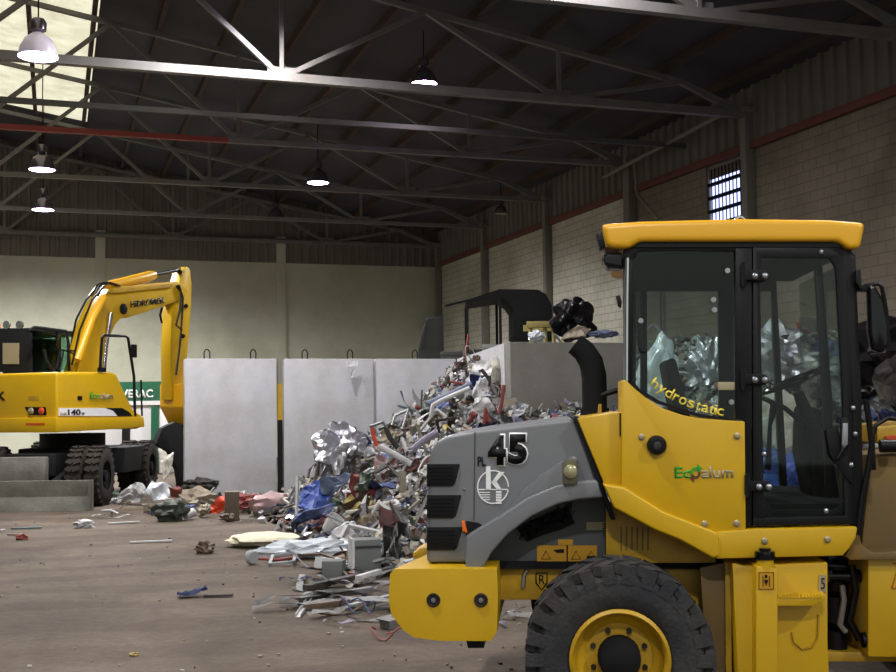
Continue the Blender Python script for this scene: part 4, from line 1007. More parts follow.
# --- prototypes of scrap pieces: every copy shares its mesh data
def wob(k, a=.02): return Vector([a*noise.noise(Vector((k*1.3+j*9, j, k))) for j in range(3)])
def g_pipe(L, r, bend, rr):
    m = MB(); pts = [(-L/2, 0, 0), (-L*.2, 0, bend*.3*L), (L*.15, bend*.2*L, bend*.4*L), (L/2, bend*.5*L, 0)]
    return m.tube(pts, r, 7)
def g_strip(L, w, bend, rr):
    m = MB(); n = 6; th = .006
    def fn(a, b): return Vector(((a-.5)*L, (b-.5)*w, bend*L*math.sin(a*3.1)*.3+.04*math.sin(a*9+b)))
    return m.sheet(1, 1, n, fn, th)
def g_chan(L, w, bend, rr):
    m = MB(); m.b(-L/2, L/2, -w/2, w/2, 0, .005).b(-L/2, L/2, -w/2, -w/2+.005, 0, w*.6).b(-L/2, L/2, w/2-.005, w/2, 0, w*.6); return m
def g_sheet(L, w, bend, rr):
    m = MB(); s = rr.random()*50
    return m.sheet(1, 1, 9, lambda a, b: Vector(((a-.5)*L, (b-.5)*w, .32*w*noise.noise(Vector((a*2.6+s, b*2.6, s)))+.12*w*noise.noise(Vector((a*7+s, b*7, s))))), .006)
def g_bag(L, w, bend, rr):
    m = MB(); m.blob((0, 0, 0), (L/2, w/2, w*.34), rr.random()*40, .32, 2.3, 3); return m
def g_box(L, w, bend, rr):
    m = MB(); m.b(-L/2, L/2, -w/2, w/2, -w*.3, w*.3); m.b(-L/2-.004, L/2+.004, -w*.06, w*.06, -w*.3-.003, w*.3+.003)
    m.box((0, w*.7, w*.33), (L*.98, w*.42, .008), (.5, 0, 0)); return m
def g_frame(L, w, bend, rr):
    m = MB(); t = .045
    m.b(-L/2, L/2, -w/2, -w/2+t, 0, .04).b(-L/2, L/2, w/2-t, w/2, 0, .04).b(-L/2, -L/2+t, -w/2, w/2, 0, .04).b(L/2-t, L/2, -w/2, w/2, 0, .04)
    return m
def g_can(L, w, bend, rr):
    m = MB(); m.lathe([(0, 0), (w*.45, 0), (w*.5, .02), (w*.47, L*.5), (w*.5, L-.02), (w*.42, L), (w*.40, L-.03), (0, L-.04)], (-L/2, 0, 0), (1, 0, 0), 16); return m
def g_loop(L, w, bend, rr):
    m = MB(); s = rr.random()*9; pts = [(L/2*math.cos(a)*(1+.2*math.sin(2*a+s)), w/2*math.sin(a), .12*math.sin(3*a+s)*L) for a in [i*2*math.pi*.93/22 for i in range(23)]]
    return m.tube(pts, .011, 6)
KINDS = [  # name, label, category, group, maker, (L range), (w range), bend, colours, weight
 ('metal_pipe', 'bent %s pipe lying in %s', 'pipe', g_pipe, (.5, 1.5), (.012, .03), .3, ('silver', 'dark', 'white', 'red', 'brown', 'teal'), 20),
 ('metal_strip', 'twisted %s metal strip lying in %s', 'metal strip', g_strip, (.5, 1.4), (.04, .10), .3, ('silver', 'white', 'grey', 'offwhite', 'lilac'), 24),
 ('profile_bar', 'straight %s profile bar lying in %s', 'profile bar', g_chan, (.6, 1.7), (.035, .07), 0, ('silver', 'white', 'offwhite', 'grey', 'dark'), 20),
 ('crumpled_sheet', 'crumpled %s sheet lying in %s', 'sheet', g_sheet, (.3, .7), (.22, .5), 0, ('white', 'silver', 'brown', 'green', 'beige', 'grey', 'blue', 'pink', 'dark'), 26),
 ('plastic_bag', 'lumpy %s bag lying in %s', 'bag', g_bag, (.25, .55), (.2, .4), 0, ('white', 'dark', 'beige', 'offwhite', 'blue', 'brown'), 14),
 ('carton_box', 'open %s box lying in %s', 'box', g_box, (.2, .42), (.16, .3), 0, ('brown', 'beige', 'white', 'grey', 'green'), 9),
 ('scrap_rack', 'rectangular %s frame lying in %s', 'rack', g_frame, (.4, .9), (.3, .5), 0, ('white', 'offwhite', 'silver', 'dark'), 10),  # plain rectangular frames made of four bars
 ('scrap_can', 'dented %s can lying in %s', 'can', g_can, (.15, .3), (.1, .2), 0, ('silver', 'yellow', 'blue', 'white', 'red'), 8),
 ('cable_loop', 'tangled loop of %s cable lying in %s', 'cable', g_loop, (.3, .8), (.2, .5), 0, ('dark', 'red', 'white', 'blue', 'lilac'), 14)]
CN = {'silver': 'silver', 'dark': 'black', 'white': 'white', 'red': 'red', 'brown': 'brown', 'teal': 'teal', 'grey': 'grey', 'offwhite': 'cream', 'lilac': 'lilac', 'green': 'green', 'beige': 'beige', 'blue': 'blue', 'pink': 'pink', 'yellow': 'yellow'}
protos = {}
rp = random.Random(11)
for kind in KINDS:
    nm, lab, cat, fn, Lr, wr, bend, cols, wt = kind
    protos[nm] = {}
    for c in cols:
        protos[nm][c] = [fn(rp.uniform(*Lr), rp.uniform(*wr), bend*rp.uniform(-1, 1), rp).mesh(nm, 'scrap_'+c, smooth=nm in ('metal_pipe', 'scrap_can', 'cable_loop')) for _ in range(2)]
wts = [k[-1] for k in KINDS]
def scatter(n, sampler, hf, where, grpname, seed, tilt=.5, lift=.03, scale=1.0, flat=False, kinds=None, cw=None):
    rr = random.Random(seed); c = 0; tries = 0
    while c < n and tries < n*30:
        tries += 1
        x, y = sampler(rr); h = hf(x, y)
        if h is None or h < -.05: continue
        k = rr.choices(KINDS, [w*(1 if kinds is None or kk[0] in kinds else 0)*(cw or {}).get(kk[0], 1) for w, kk in zip(wts, KINDS)])[0]
        col = rr.choice(k[7]); me = rr.choice(protos[k[0]][col])
        e = .12; sx = (hf(x+e, y) or 0)-(hf(x-e, y) or 0); sy = (hf(x, y+e) or 0)-(hf(x, y-e) or 0)
        nrm = Vector((max(-.3, min(.3, -sx)), max(-.35, min(.35, -sy)), 2*e)).normalized() if not flat else Vector((0, 0, 1))
        q = Vector((0, 0, 1)).rotation_difference(nrm) @ Euler((rr.gauss(0, tilt), rr.gauss(0, tilt), rr.uniform(0, 6.28))).to_quaternion()
        s_ = scale*rr.uniform(.75, 1.15)
        o = bpy.data.objects.new(k[0], me); COL.objects.link(o)
        o.rotation_mode = 'QUATERNION'; o.rotation_quaternion = q; o.scale = (s_, s_, s_)
        zmin = min((q @ v.co).z for v in me.vertices)*s_
        o.location = (x, y, (max(h, 0)+lift*rr.uniform(0, 1)) if not flat else -zmin+.003)
        if not flat and h < .12: o.location.z = max(o.location.z, -zmin*.8)
        tag(o, k[1] % (CN[col], where), k[2], '%s %ss %s' % (CN[col], k[0].replace('_', ' '), grpname))
        c += 1
def bay(rr): return rr.uniform(3.0, 7.2), rr.uniform(12.0, 21.5)
def px_sampler(x0, x1, y0, y1, D0_, D1_, hf):      # even coverage as seen, still real places in the heap
    def f(rr):
        for _ in range(40):
            px = rr.uniform(x0, x1); D = rr.uniform(D0_, D1_); p = W3.M @ Vector(((px-448)/FPX*D, D, 0))
            if hf(p.x, p.y) > -.03: return p.x, p.y
        return p.x, p.y
    return f
H1 = lambda x, y: heap1(x, y)+hn(x, y)
H2 = lambda x, y: heap2(x, y)+hn(x, y)
H3 = lambda x, y: heap3(x, y)+hn(x, y)*.5
# --- heap bodies: uncountable small rubble
def heap_mesh(name, hf, x0, x1, y0, y1, step, shards, seed, label, cat='scrap heap', cut=0.0):
    m = MB(); rr = random.Random(seed); nx = int((x1-x0)/step); ny = int((y1-y0)/step); V = {}
    for i in range(nx+1):
        for j in range(ny+1):
            x = x0+i*step; y = y0+j*step; h = hf(x, y)-.05
            if h > -.3: V[i, j] = m.bm.verts.new((x+rr.uniform(-.2, .2)*step, y+rr.uniform(-.2, .2)*step, max(h, 0)+(rr.uniform(-.05, .06) if h > .1 else 0)))
    for i in range(nx):
        for j in range(ny):
            k = [(i, j), (i+1, j), (i+1, j+1), (i, j+1)]
            if all(q in V for q in k):
                f = m.bm.faces.new([V[q] for q in k]); f.material_index = rr.choice((0, 0, 0, 0, 0, 0, 1, 2))
    names = ['scrap_dark', 'scrap_brown', 'scrap_grey', 'scrap_beige', 'scrap_green', 'scrap_silver', 'scrap_white', 'scrap_offwhite', 'scrap_red', 'scrap_blue', 'scrap_lilac', 'foil']
    wt = [7, 4, 5, 5, 2, 8, 7, 5, 2, 1.5, 2, 3]
    c = 0
    while c < shards:
        x = rr.uniform(x0, x1); y = rr.uniform(y0, y1); h = hf(x, y)
        if h < .0 and rr.random() < .9: continue
        c += 1
        mi = rr.choices(range(len(names)), wt)[0]
        M = Matrix.Translation((x, y, max(h, .01)+rr.uniform(-.02, .05))) @ Euler((rr.gauss(0, .8), rr.gauss(0, .8), rr.uniform(0, 6.3))).to_matrix().to_4x4()
        if rr.random() < .3: S_ = (rr.uniform(.1, .34), rr.uniform(.008, .03), rr.uniform(.006, .02))
        else: S_ = (rr.uniform(.05, .2), rr.uniform(.04, .14), rr.uniform(.005, .07))
        MM = M @ Matrix.Diagonal((*S_, 1)); vs = []
        for sx, sy, sz in ((-1, -1, -1), (1, -1, -1), (1, 1, -1), (-1, 1, -1), (-1, -1, 1), (1, -1, 1), (1, 1, 1), (-1, 1, 1)):
            vs.append(m.bm.verts.new(MM @ Vector((sx*.5, sy*.5, sz*.5))+Vector((rr.uniform(-.012, .012), rr.uniform(-.012, .012), rr.uniform(-.012, .012)))))
        for q in ((3, 2, 1, 0), (4, 5, 6, 7), (0, 1, 5, 4), (1, 2, 6, 5), (2, 3, 7, 6), (3, 0, 4, 7)):
            m.bm.faces.new([vs[j] for j in q]).material_index = mi
    o = m.build(name, names); tag(o, label, cat, None, 'stuff'); return o
heap_mesh('scrap_rubble', H1, 2.9, 7.9, 11.8, 22.2, .16, 9000, 1, 'fine mixed rubble forming the body of the large scrap heap beside the push wall')
heap_mesh('scrap_rubble', lambda x, y: H2(x, y) if heap2(x, y) > heap1(x, y) or y > 99 else -1, 5.8, 13.0, 10.8, 16.1, .16, 4000, 2, 'fine mixed rubble forming the heap behind the loader cab')
heap_mesh('scrap_rubble', H3, 7.2, 12.9, 16.8, 21.6, .2, 1200, 3, 'fine rubble filling the bay behind the shaded concrete panels')
scatter(500, px_sampler(285, 520, 0, 0, 12.3, 20.5, H1), H1, 'the large scrap heap', 'in the large heap', 21, .45, .13, .85, cw={'metal_pipe': .5, 'metal_strip': .6, 'cable_loop': .5, 'crumpled_sheet': 1.6, 'plastic_bag': 1.5, 'carton_box': 1.3})
scatter(110, px_sampler(600, 905, 0, 0, 12.5, 17.5, H2), H2, 'the heap behind the loader cab', 'in the heap behind the cab', 22, .42, .07, .85, cw={'metal_pipe': .6, 'metal_strip': .7, 'crumpled_sheet': 1.5, 'plastic_bag': 1.8})
scatter(26, lambda r: (r.uniform(7.8, 12.5), r.uniform(16.9, 18.2)), H3, 'the bay behind the shaded panels', 'in the rear bay', 23, .4, .06)
# flat profiles strewn in front of the heap, low on the floor
def gp(x0, x1, y0, y1):
    def f(rr):
        p = ground(rr.uniform(x0, x1), rr.uniform(y0, y1)); return p.x, p.y
    return f
flat0 = lambda x, y: 0.0
scatter(26, gp(300, 430, 580, 622), flat0, 'the strewn metal by the counterweight', 'strewn by the counterweight', 31, .03, .0, .8, True, ('profile_bar', 'metal_strip'))
scatter(22, gp(340, 640, 560, 640), flat0, 'the floor litter beside the loader', 'littered under the loader', 32, .1, .0, .6, True)
scatter(34, gp(280, 440, 545, 590), flat0, 'the toe of the large heap', 'at the toe of the heap', 33, .15, .0, .75, True)
scatter(34, gp(155, 300, 492, 522), flat0, 'the litter along the push wall', 'at the foot of the push wall', 34, .25, .0, .75, True)
scatter(14, gp(105, 190, 490, 520), flat0, 'the litter beside the excavator', 'beside the excavator', 35, .2, .0, .7, True)

# small chips strewn on the floor
rr = random.Random(5)
m = MB()
for i in range(300):
    px = rr.uniform(0, 540); py = rr.choice((rr.uniform(505, 672), rr.uniform(500, 570), rr.gauss(560, 30)))
    if px < 200 and rr.random() < .6: continue
    if py < 500: continue
    p = ground(px, py); s_ = rr.uniform(.008, .032)
    r = bmesh.ops.create_cube(m.bm, size=1, matrix=Matrix.Translation((p.x, p.y, .008)) @ Matrix.Rotation(rr.uniform(0, 6), 4, 'Z') @ Matrix.Diagonal((s_, s_*rr.uniform(.3, 1), .012, 1)))
    mi = rr.choices((0, 1, 2, 3), (2, 6, 2, 1))[0]
    for v in r['verts']:
        for f in v.link_faces: f.material_index = mi
tag(m.build('floor_chips', ['scrap_white', 'scrap_beige', 'scrap_dark', 'scrap_pink']), 'small pale chips scattered over the dirt floor', 'debris', None, 'stuff')

# --- named pieces that stand out
def place(mb, name, mt, p, lab, cat, rot=(0, 0, 0), smooth=False, bevel=0, group=None):
    o = mb.build(name, mt, smooth=smooth, bevel=bevel); o.location = p; o.rotation_euler = rot
    return tag(o, lab, cat, group)
def onheap(px, py, D): p = at(px, py, D); return p
def crump(w, h, seed, amp=.25, f=2.5, n=14, th=.01):
    return MB().sheet(1, 1, n, lambda a, b: Vector(((a-.5)*w, amp*w*noise.noise(Vector((a*f+seed, b*f, seed)))+amp*.4*w*noise.noise(Vector((a*f*3+seed, b*f*3, seed))), (b-.5)*h)), th)
# foil bag on top left of the heap
t = MB(); t.blob((0, 0, 0), (.36, .25, .42), 5, .3, 2.6, 4); place(t, 'foil_bag', 'foil', at(338, 452, 18.2), 'crumpled silver foil bag on the upper left flank of the heap', 'foil bag', (0, .3, .2))
t = MB(); t.blob((0, 0, 0), (.2, .18, .2), 9, .35, 3, 3); place(t, 'foil_bag', 'foil', at(352, 442, 18.0), 'small bright foil bag touching the larger foil bag', 'foil bag')
# blue and grey tarps
def poly_sheet(pts, D, th=.02, sag=.10, seed=1):
    m = MB(); q = [at(x, y, D+sag*4*noise.noise(Vector((x*.03, y*.03, seed)))) for x, y in pts]
    c = sum(q, Vector())/len(q); vs = [m.bm.verts.new(v-c) for v in q]; cv = m.bm.verts.new((.02, -.03, .01))
    fs = [m.bm.faces.new((vs[i], vs[(i+1) % len(vs)], cv)) for i in range(len(vs))]
    bmesh.ops.subdivide_edges(m.bm, edges=m.bm.edges[:], cuts=4, use_grid_fill=True)
    for v in m.bm.verts: v.co += Vector((0, 1, 0))*(noise.noise(v.co*3+Vector((seed, 0, 0)))*.16+noise.noise(v.co*9+Vector((seed, 0, 3)))*.07)+Vector((0, 0, 1))*noise.noise(v.co*6+Vector((seed, 5, 0)))*.08
    bmesh.ops.solidify(m.bm, geom=m.bm.faces[:], thickness=th); bmesh.ops.recalc_face_normals(m.bm, faces=m.bm.faces[:])
    return m, c
for pts, D, mt, lab, cat in (
    ([(298, 508), (303, 492), (314, 481), (322, 478), (334, 484), (330, 500), (322, 514), (308, 513)], 16.2, 'tarp_blue', 'bright blue tarp draped on the left flank of the heap', 'tarp'),
    ([(320, 480), (345, 474), (352, 478), (340, 488), (328, 504), (316, 513), (322, 494)], 16.1, 'tarp_grey', 'grey-blue tarp lying over the bright blue tarp', 'tarp'),
    ([(291, 524), (303, 512), (318, 508), (336, 503), (326, 514), (308, 520), (294, 532)], 15.9, 'scrap_blue', 'ragged dark blue sheet below the bright blue tarp', 'sheet'),
    ([(474, 412), (480, 400), (487, 399), (496, 412), (488, 420)], 16.5, 'scrap_white', 'tilted white card in the heap just above the loader hood', 'card'),
    ([(470, 375), (474, 366), (482, 361), (490, 362), (494, 374), (494, 386), (486, 380), (476, 382), (470, 386)], 18.4, 'white_paint', 'large white curved plastic panel at the crest of the heap', 'panel'),
    ([(488, 362), (498, 358), (505, 366), (502, 392), (494, 388), (492, 370)], 18.2, 'scrap_offwhite', 'cream torn sheet right of the white panel at the heap crest', 'sheet'),
    ([(352, 468), (358, 476), (354, 494), (350, 484)], 15.7, 'scrap_red', 'narrow red sheet in the middle of the heap', 'sheet'),
    ([(354, 490), (362, 474), (372, 470), (371, 480), (360, 494)], 15.8, 'scrap_green', 'dark green sheet beside the narrow red sheet', 'sheet'),
    ([(346, 501), (352, 496), (360, 500), (368, 495), (370, 503), (358, 512), (348, 510)], 15.4, 'scrap_yellow', 'ochre crumpled sheet below the green sheet in the heap', 'sheet'),
    ([(112, 502), (124, 490), (136, 481), (142, 484), (150, 494), (140, 501), (126, 503)], 21.4, 'scrap_white', 'white plastic sheeting beside the excavator wheel', 'sheet'),
    ([(144, 492), (152, 480), (160, 484), (172, 488), (168, 500), (152, 502)], 21.2, 'plastic_film', 'grey-white film heap between excavator and push wall', 'film'),
    ([(168, 488), (178, 484), (182, 492), (178, 501), (172, 498)], 20.8, 'scrap_red', 'red sheet at the left end of the push wall', 'sheet'),
    ([(158, 450), (166, 454), (174, 452), (172, 470), (164, 478), (162, 462)], 22.6, 'scrap_offwhite', 'pale torn sheet hanging from the grab behind the push wall', 'sheet'),
    ([(206, 516), (216, 500), (226, 494), (231, 497), (228, 512), (212, 516)], 18.4, 'orange_red', 'bright orange-red plastic panel leaning at the push wall', 'panel')):
    m, c = poly_sheet(pts, D, seed=len(lab)); place(m, {'tarp': 'blue_tarp', 'panel': 'plastic_offcut', 'card': 'white_card', 'film': 'plastic_film'}.get(cat, 'torn_sheet'), mt, c, lab, cat)
def gbox(px, py, w, d, h, name, mt, lab, cat, rz=0, bev=.01, extra=None, z=0):
    p = ground(px, py); m = MB().b(-w/2, w/2, -d/2, d/2, 0, h)
    if extra: extra(m)
    return place(m, name, mt, (p.x, p.y, z), lab, cat, (0, 0, YAW+rz), False, bev)
o = gbox(366, 574, .27, .26, .36, 'appliance_box', 'board_grey', 'tall grey metal box with white side at the toe of the heap', 'box', .25)
m = MB(); m.b(-.16, -.137, -.13, .13, 0, .37); m.build('white_side', 'scrap_white', o, label='white side of the box')
m = MB(); m.b(-.13, .13, -.14, -.13, .28, .30); m.build('rim_band', 'scrap_dark', o)
gbox(334, 578, .21, .2, .18, 'small_block', 'board_grey', 'small dark grey block left of the tall grey box', 'block', -.1)
p = ground(328, 540)
m = MB().lathe([(0, 0), (.14, 0), (.19, .30), (.2, .34), (.185, .34), (.175, .30), (.12, .03), (0, .03)], (0, 0, 0), (0, 0, 1), 20)
for v in m.bm.verts: v.co *= .62
place(m, 'white_bucket', 'scrap_white', (p.x, p.y, .12), 'white bucket tilted in the lower left of the heap', 'bucket', (.5, .6, 0), True)
p = ground(262, 546)
m = MB(); m.blob((0, 0, 0), (.44, .30, .08), 3, .12, 2, 4); place(m, 'foam_slab', 'foam', (p.x, p.y, .09), 'long cream foam slab on the floor left of the heap', 'foam slab', (0, 0, YAW+.05), True)
p = ground(254, 565); m = MB().lathe([(0, 0), (.065, 0), (.08, .02), (.08, .05), (.035, .06), (.02, .08), (0, .08)], (0, 0, 0), (0, 1, 0), 20)
place(m, 'castor', 'sack_grey', (p.x, p.y, .08), 'small grey wheel on a red rod on the floor', 'wheel', (0, 0, .5), True)
a = ground(258, 563); b = ground(298, 562)
tag(MB().tube([(a.x, a.y, .05), ((a.x+b.x)/2, (a.y+b.y)/2, .03), (b.x, b.y, .06)], .018, 8).build('red_rod', 'scrap_red', smooth=True), 'thin red rod lying by the small grey wheel', 'rod')
p = ground(300, 558); m = MB().blob((0, 0, 0), (.55, .15, .09), 12, .4, 3, 3); place(m, 'plastic_film', 'plastic_film', (p.x, p.y, .10), 'long white film bundle on the floor left of the grey box', 'film', (0, -.1, YAW-.2))
# litter singled out on the open floor
for (xa, ya, xb, yb, w, mt, lab) in ((117, 543, 0, 0, 0, 'x', ''),) and (
    (130, 543.5, 172, 542, .05, 'scrap_white', 'long white strip lying alone on the open floor'),
    (108, 524.5, 140, 523, .06, 'scrap_white', 'white strip just in front of the litter by the excavator'),
    (11, 529.5, 42, 529, .05, 'scrap_teal', 'pale green strip on the floor near the dozer blade'),
    (0, 531.5, 5, 531, .04, 'scrap_white', 'white strip end at the left edge of view'),
    (8, 535.5, 24, 536, .035, 'scrap_pink', 'pale pink strip in front of the green strip'),
    (204, 597.5, 233, 597, .05, 'scrap_dark', 'black flat bar on the open floor beside a blue rag')):
    a = ground(xa, ya); b = ground(xb, yb); m = MB().bar((a.x, a.y, .015), (b.x, b.y, .02), w, .02); tag(m.build('floor_strip', mt, bevel=.003), lab, 'strip')
p = ground(192, 597); m = MB().sheet(1, 1, 10, lambda a, b: Vector(((a-.5)*.26, (b-.5)*.16, .05+.09*abs(noise.noise(Vector((a*3, b*3, 2))))+.10*max(0, a-.5))), .01)
place(m, 'blue_rag', 'scrap_blue', (p.x, p.y, -.03), 'crumpled blue and grey rag on the open floor', 'rag', (0, 0, YAW+.4))
p = ground(84, 528); m = MB().blob((0, 0, 0), (.13, .08, .06), 8, .5, 3, 3); place(m, 'paper_scrap', 'scrap_white', (p.x, p.y, .05), 'small crumpled white paper in front of the excavator wheel', 'paper')
p = ground(206, 553.5); m = MB().blob((0, 0, 0), (.1, .06, .07), 4, .6, 3, 3); place(m, 'brown_rag', 'scrap_brown', (p.x, p.y, .05), 'small brown rag alone on the open floor', 'rag')
p = ground(22, 540); m = MB().blob((0, 0, 0), (.07, .04, .04), 6, .5, 3, 2); place(m, 'red_wrapper', 'scrap_red', (p.x, p.y, .03), 'small red wrapper on the floor near the left edge', 'wrapper')
p = ground(134, 656); m = MB().blob((0, 0, 0), (.03, .02, .012), 6, .4, 3, 2); place(m, 'yellow_chip', 'scrap_yellow', (p.x, p.y, .012), 'small yellow chip on the floor at bottom left', 'chip')
# green roll, brown crate, pink sack at the wall foot
p = ground(171, 521); m = MB().blob((0, 0, 0), (.24, .2, .18), 23, .3, 2.5, 3); place(m, 'dark_sack', 'sack_green', (p.x, p.y, .16), 'dark grey-green sack at the left end of the push wall', 'sack', smooth=True)
gbox(232, 520, .22, .3, .44, 'brown_crate', 'scrap_brown', 'upright dark brown crate beside the orange-red panel', 'crate', .2)
p = ground(271, 517); m = MB().blob((0, 0, 0), (.33, .2, .2), 2, .15, 2, 3); place(m, 'pink_sack', 'scrap_pink', (p.x, p.y, .19), 'pale pink sack at the foot of the push wall', 'sack', smooth=True)
p = ground(246, 512); m = MB().blob((0, 0, 0), (.28, .14, .13), 7, .4, 3, 3); place(m, 'red_rag', 'scrap_red', (p.x, p.y, .16), 'red rag bundle right of the brown crate', 'rag')
p = ground(200, 503); m = MB().blob((0, 0, 0), (.3, .15, .12), 17, .4, 3, 3); place(m, 'black_rag', 'scrap_dark', (p.x, p.y, .32), 'black rag bundle left of the orange-red panel', 'rag')
p = ground(195, 511); m = MB().blob((0, 0, 0), (.38, .2, .2), 19, .4, 3, 3); place(m, 'beige_sack', 'scrap_beige', (p.x, p.y, .15), 'beige sack under the black rag bundle', 'sack')
# big pieces on the heap drawn in pixels of the photo but built at depth in the heap
for (pts, D, r, mt, lab) in (
    ([(431, 416), (433, 405), (442, 400), (470, 388)], 17.0, .035, 'scrap_white', 'white bent pipe near the top of the heap'),
    ([(428, 404), (450, 395), (472, 384)], 17.4, .05, 'tarp_grey', 'dark blue-grey rod bundle near the top of the heap'),
    ([(346, 513), (362, 511), (400, 500)], 15.0, .03, 'scrap_offwhite', 'long cream pipe across the lower heap'),
    ([(378, 446), (396, 455), (411, 464)], 15.6, .04, 'scrap_white', 'white pipe slanting down to the hood grille'),
    ([(412, 450), (424, 440), (437, 432)], 15.4, .045, 'scrap_lilac', 'pale lilac bar beside the hood corner'),
    ([(484, 424), (486, 408), (488, 420), (491, 422)], 16.0, .03, 'scrap_red', 'red hairpin pipe above the loader hood'),
    ([(499, 414), (502, 400), (504, 385)], 16.6, .03, 'scrap_red', 'red pipe at the edge of the shaded concrete panel'),
    ([(372, 428), (374, 438), (377, 446)], 17.0, .03, 'scrap_orange', 'orange-red rod sticking up from the heap against the push wall'),
    ([(386, 428), (390, 438), (398, 448)], 17.0, .04, 'scrap_dark', 'dark blue rod sticking up beside the orange-red rod'),
    ([(479, 372), (482, 370), (488, 378), (490, 386)], 18.0, .03, 'scrap_dark', 'black hooked pipe in front of the white panel at the crest'),
    ([(282, 547), (290, 552), (298, 557)], 14.3, .05, 'scrap_white', 'white tube pointing up at the left toe of the heap'),
    ([(318, 476), (319, 462), (330, 465), (332, 474)], 17.4, .025, 'scrap_dark', 'dark wire handle at the left flank under the foil bag'),
    ([(500, 345), (500, 352), (497, 372), (495, 392)], 19.0, .02, 'scrap_grey', 'thin grey rod standing at the heap crest')):
    q = [at(x, y, D) for x, y in pts]; c = q[0]
    place(MB().tube([v-c for v in q], r, 8), 'bent_pipe', mt, c, lab, 'pipe', smooth=True)
# flat dark profiles in front of the heap
for (xa, ya, xb, yb, w, mt, lab) in (
    (306, 592, 392, 575, .09, 'scrap_dark', 'long dark metal beam in front of the heap, reaching behind the counterweight'),
    (300, 605, 372, 596, .07, 'scrap_grey', 'long grey metal bar in front of the dark beam'),
    (304, 612, 350, 609, .06, 'scrap_brown', 'rusty brown bar at the front edge of the strewn metal'),
    (350, 612, 396, 603, .06, 'scrap_silver', 'silver bar ending at the counterweight'),
    (357, 588, 380, 583, .05, 'scrap_white', 'short white bar on the dark metal beam')):
    a = ground(xa, ya); b = ground(xb, yb); z = .04+(.05 if 'white' in lab else 0); tag(MB().bar((a.x, a.y, z), (b.x, b.y, z+.02), w, .05).build('metal_beam', mt, bevel=.004), lab, 'metal bar')
# --- pieces seen through the cab and right of it
t = MB(); t.blob((0, 0, 0), (.28, .25, .6), 21, .25, 2, 4); place(t, 'plastic_sack', 'plastic_film', at(658, 380, 16.2), 'pale translucent sack standing on the heap, seen through the rear cab window', 'sack', (0, .15, 0))
t = MB(); t.blob((0, 0, 0), (.27, .22, .42), 31, .35, 3, 4); place(t, 'foil_bag', 'foil', at(709, 374, 16.4), 'gold-tinted foil bag seen through the rear cab window', 'foil bag')
t = MB(); t.blob((0, 0, 0), (.52, .4, .34), 33, .3, 3, 4); place(t, 'foil_bag', 'foil', at(784, 358, 15.0), 'big crumpled foil bag seen through the upper door glass', 'foil bag', (0, .5, 0))
t = MB(); t.blob((0, 0, 0), (.45, .35, .55), 35, .25, 2.5, 4); place(t, 'plastic_sack', 'scrap_offwhite', at(783, 438, 13.4), 'pale sack seen through the lower door glass', 'sack', (0, -.4, 0))
t = MB(); t.blob((0, 0, 0), (.45, .35, .34), 36, .25, 2.5, 4); place(t, 'blue_sack', 'tarp_blue', at(792, 480, 13.0), 'blue sack below the pale sack, seen through the lower door glass', 'sack')
t = MB(); t.blob((0, 0, 0), (.25, .25, .2), 38, .3, 3, 3); place(t, 'blue_sack', 'tarp_blue', at(823, 358, 15.0), 'blue bag with shiny top seen at the right of the door glass', 'bag')
t = MB(); t.blob((0, 0, 0), (.28, .3, .3), 39, .3, 2, 3); place(t, 'dark_sack', 'black_bag', at(834, 380, 14.4), 'dark sack low behind the door glass', 'sack')
t = MB(); t.blob((0, 0, 0), (.5, .4, .45), 41, .3, 2, 3); place(t, 'dark_sack', 'black_bag', at(890, 352, 14.6), 'dark sack on the heap at the right edge of view', 'sack')
m, c = poly_sheet([(874, 366), (884, 358), (900, 354), (908, 380), (902, 405), (876, 402)], 13.8, seed=4); place(m, 'dark_sheet', 'scrap_dark', c, 'dark sheet in the heap right of the cab', 'sheet')
for (pts, D, r, mt, lab) in (
    ([(797, 322), (800, 330), (812, 334), (826, 338)], 15.4, .03, 'scrap_red', 'rusty red bent bar on top of the heap behind the door'),
    ([(819, 308), (817, 322), (815, 338)], 15.4, .018, 'scrap_dark', 'thin dark rod sticking up behind the door'),
    ([(800, 342), (812, 334), (828, 332), (836, 334)], 15.2, .02, 'scrap_beige', 'beige bent rod behind the door'),
    ([(770, 346), (790, 334), (812, 348)], 14.8, .05, 'black_bag', 'black bundle hooped over the large foil bag')):
    q = [at(x, y, D) for x, y in pts]; c = q[0]; place(MB().tube([v-c for v in q], r, 8), 'bent_pipe', mt, c, lab, 'pipe', smooth=True)
# --- things standing above the shaded wall
t = MB(); t.blob((0, 0, 0), (.36, .3, .34), 51, .28, 2.5, 4); place(t, 'black_bag', 'black_bag', at(573, 320, 19.2), 'big black rubbish bag above the shaded concrete panel', 'bag')
m, c = poly_sheet([(563, 338), (576, 326), (592, 328), (586, 339)], 18.4, seed=8); place(m, 'torn_sheet', 'scrap_beige', c, 'beige torn sheet in front of the black rubbish bag', 'sheet')
t = MB(); t.blob((0, 0, 0), (.13, .12, .09), 52, .3, 3, 3); place(t, 'plastic_sack', 'plastic_film', at(537, 336, 18.4), 'small white bag under the yellow trestle', 'bag')
t = MB(); t.blob((0, 0, 0), (.24, .13, .06), 54, .3, 3, 3); place(t, 'blue_sack', 'tarp_grey', at(604, 334, 18.4), 'bluish bundle right of the beige torn sheet', 'bundle')
q0 = at(527, 326, 19.6); q1 = at(567, 326, 19.6)
tr = empty('yellow_trestle', (q0.x, q0.y, 2.4), YAW, 'yellow metal trestle standing above the shaded concrete panel', 'trestle')
Lq = (q1-q0).length; hq = q0.z-2.4
MB().b(0, Lq, 0, .1, hq-.03, hq+.08).build('beam', 'scrap_yellow', tr, bevel=.005); MB().b(0, Lq, .9, 1.0, hq-.03, hq+.08).build('beam', 'scrap_yellow', tr)
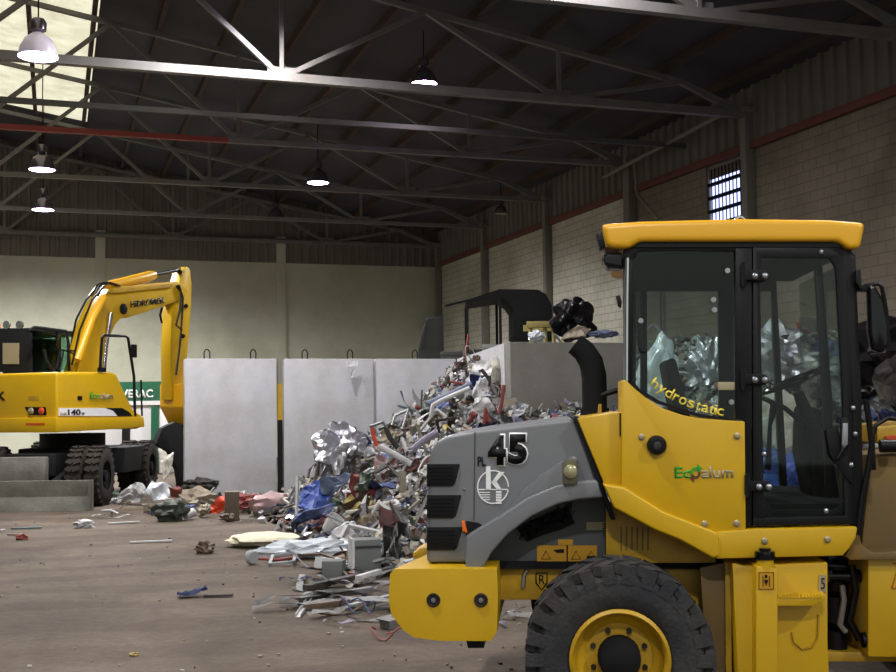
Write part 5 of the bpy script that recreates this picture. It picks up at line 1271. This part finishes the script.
for x in (.06, Lq*.45, Lq*.66, Lq-.06):
    MB().bar((x, .05, hq), (x+.02, .02, 0), .05).build('leg', 'scrap_yellow', tr); 
# dark canopy machine
KD = 25.2
KF = Frame(W3.on(1, KD, 520, 400).x, KD, YAW)
def k3(px, py, d=0): return KF.on(1, d, px, py)
cn = empty('canopy_shelter', KF.loc, YAW, 'dark green-black steel canopy on thin posts behind the bunker', 'canopy')
MB().prism([k3(500, 289), k3(538, 289.5), k3(546, 294), k3(552, 305), k3(553, 340), k3(520, 340), k3(513, 336), k3(513, 309), k3(508, 302), k3(500, 297)], 1, 0, 1.9).build('hood', 'under_black', cn, bevel=.01)
MB().prism([k3(466, 300), k3(500, 289), k3(500, 297), k3(468, 302)], 1, 0, 1.9).build('roof_plate', 'under_black', cn)
MB().bar(k3(445, 306), k3(468, 300.5), .05).build('front_bar', 'under_black', cn)
for px, py in ((467, 301), (500, 297)):
    q = k3(px, py); MB().b(q.x-.03, q.x+.03, 0, .06, 0, q.z).build('post', 'under_black', cn)
    MB().b(q.x-.03, q.x+.03, 1.84, 1.9, 0, q.z).build('post', 'under_black', cn)
MB().b(k3(513, 300).x, k3(553, 300).x, .1, 1.8, 0, 2.0).build('machine_body', 'under_black', cn)
# grey steel hopper end
GD = 27.0; GFr = Frame(W3.on(1, GD, 430, 400).x, GD, YAW)
def gg(px, py): return GFr.on(1, 0, px, py)
gh = empty('steel_hopper', GFr.loc, YAW, 'dark grey upright steel hopper end behind the pale concrete panels', 'hopper')
MB().prism([gg(418, 362), gg(418, 350), gg(421, 335), gg(427, 318), gg(443, 316.5), gg(444, 362), gg(444, 481), gg(420, 481)], 1, 0, 1.2).build('side_plate', 'machine_dark', gh, bevel=.02)
MB().bar(gg(427, 320), gg(421, 350), .05, .05).build('rib', 'machine_dark', gh)
for i, (px, py, w, h) in enumerate(((452, 352, .45, .45), (474, 350, .35, .5), (492, 345, .4, .6))):
    p = at(px, 380, 25.6+i*.2); zt = at(px, py, 25.6+i*.2).z
    m = MB(); m.b(-w/2, w/2, -.3, .3, 0, zt); m.b(-w/2-.02, w/2+.02, -.32, -.28, zt-.1, zt)
    place(m, 'machine_block', ('machine_dark', 'machine_dark', 'sack_grey', 'machine_dark')[i], (p.x, p.y, 0), ('dark machine block right of the grey hopper', 'grey machine block under the canopy', 'pale block beside the canopy post', 'dark block under the canopy hood')[i], 'machine block', (0, 0, YAW), bevel=.02)
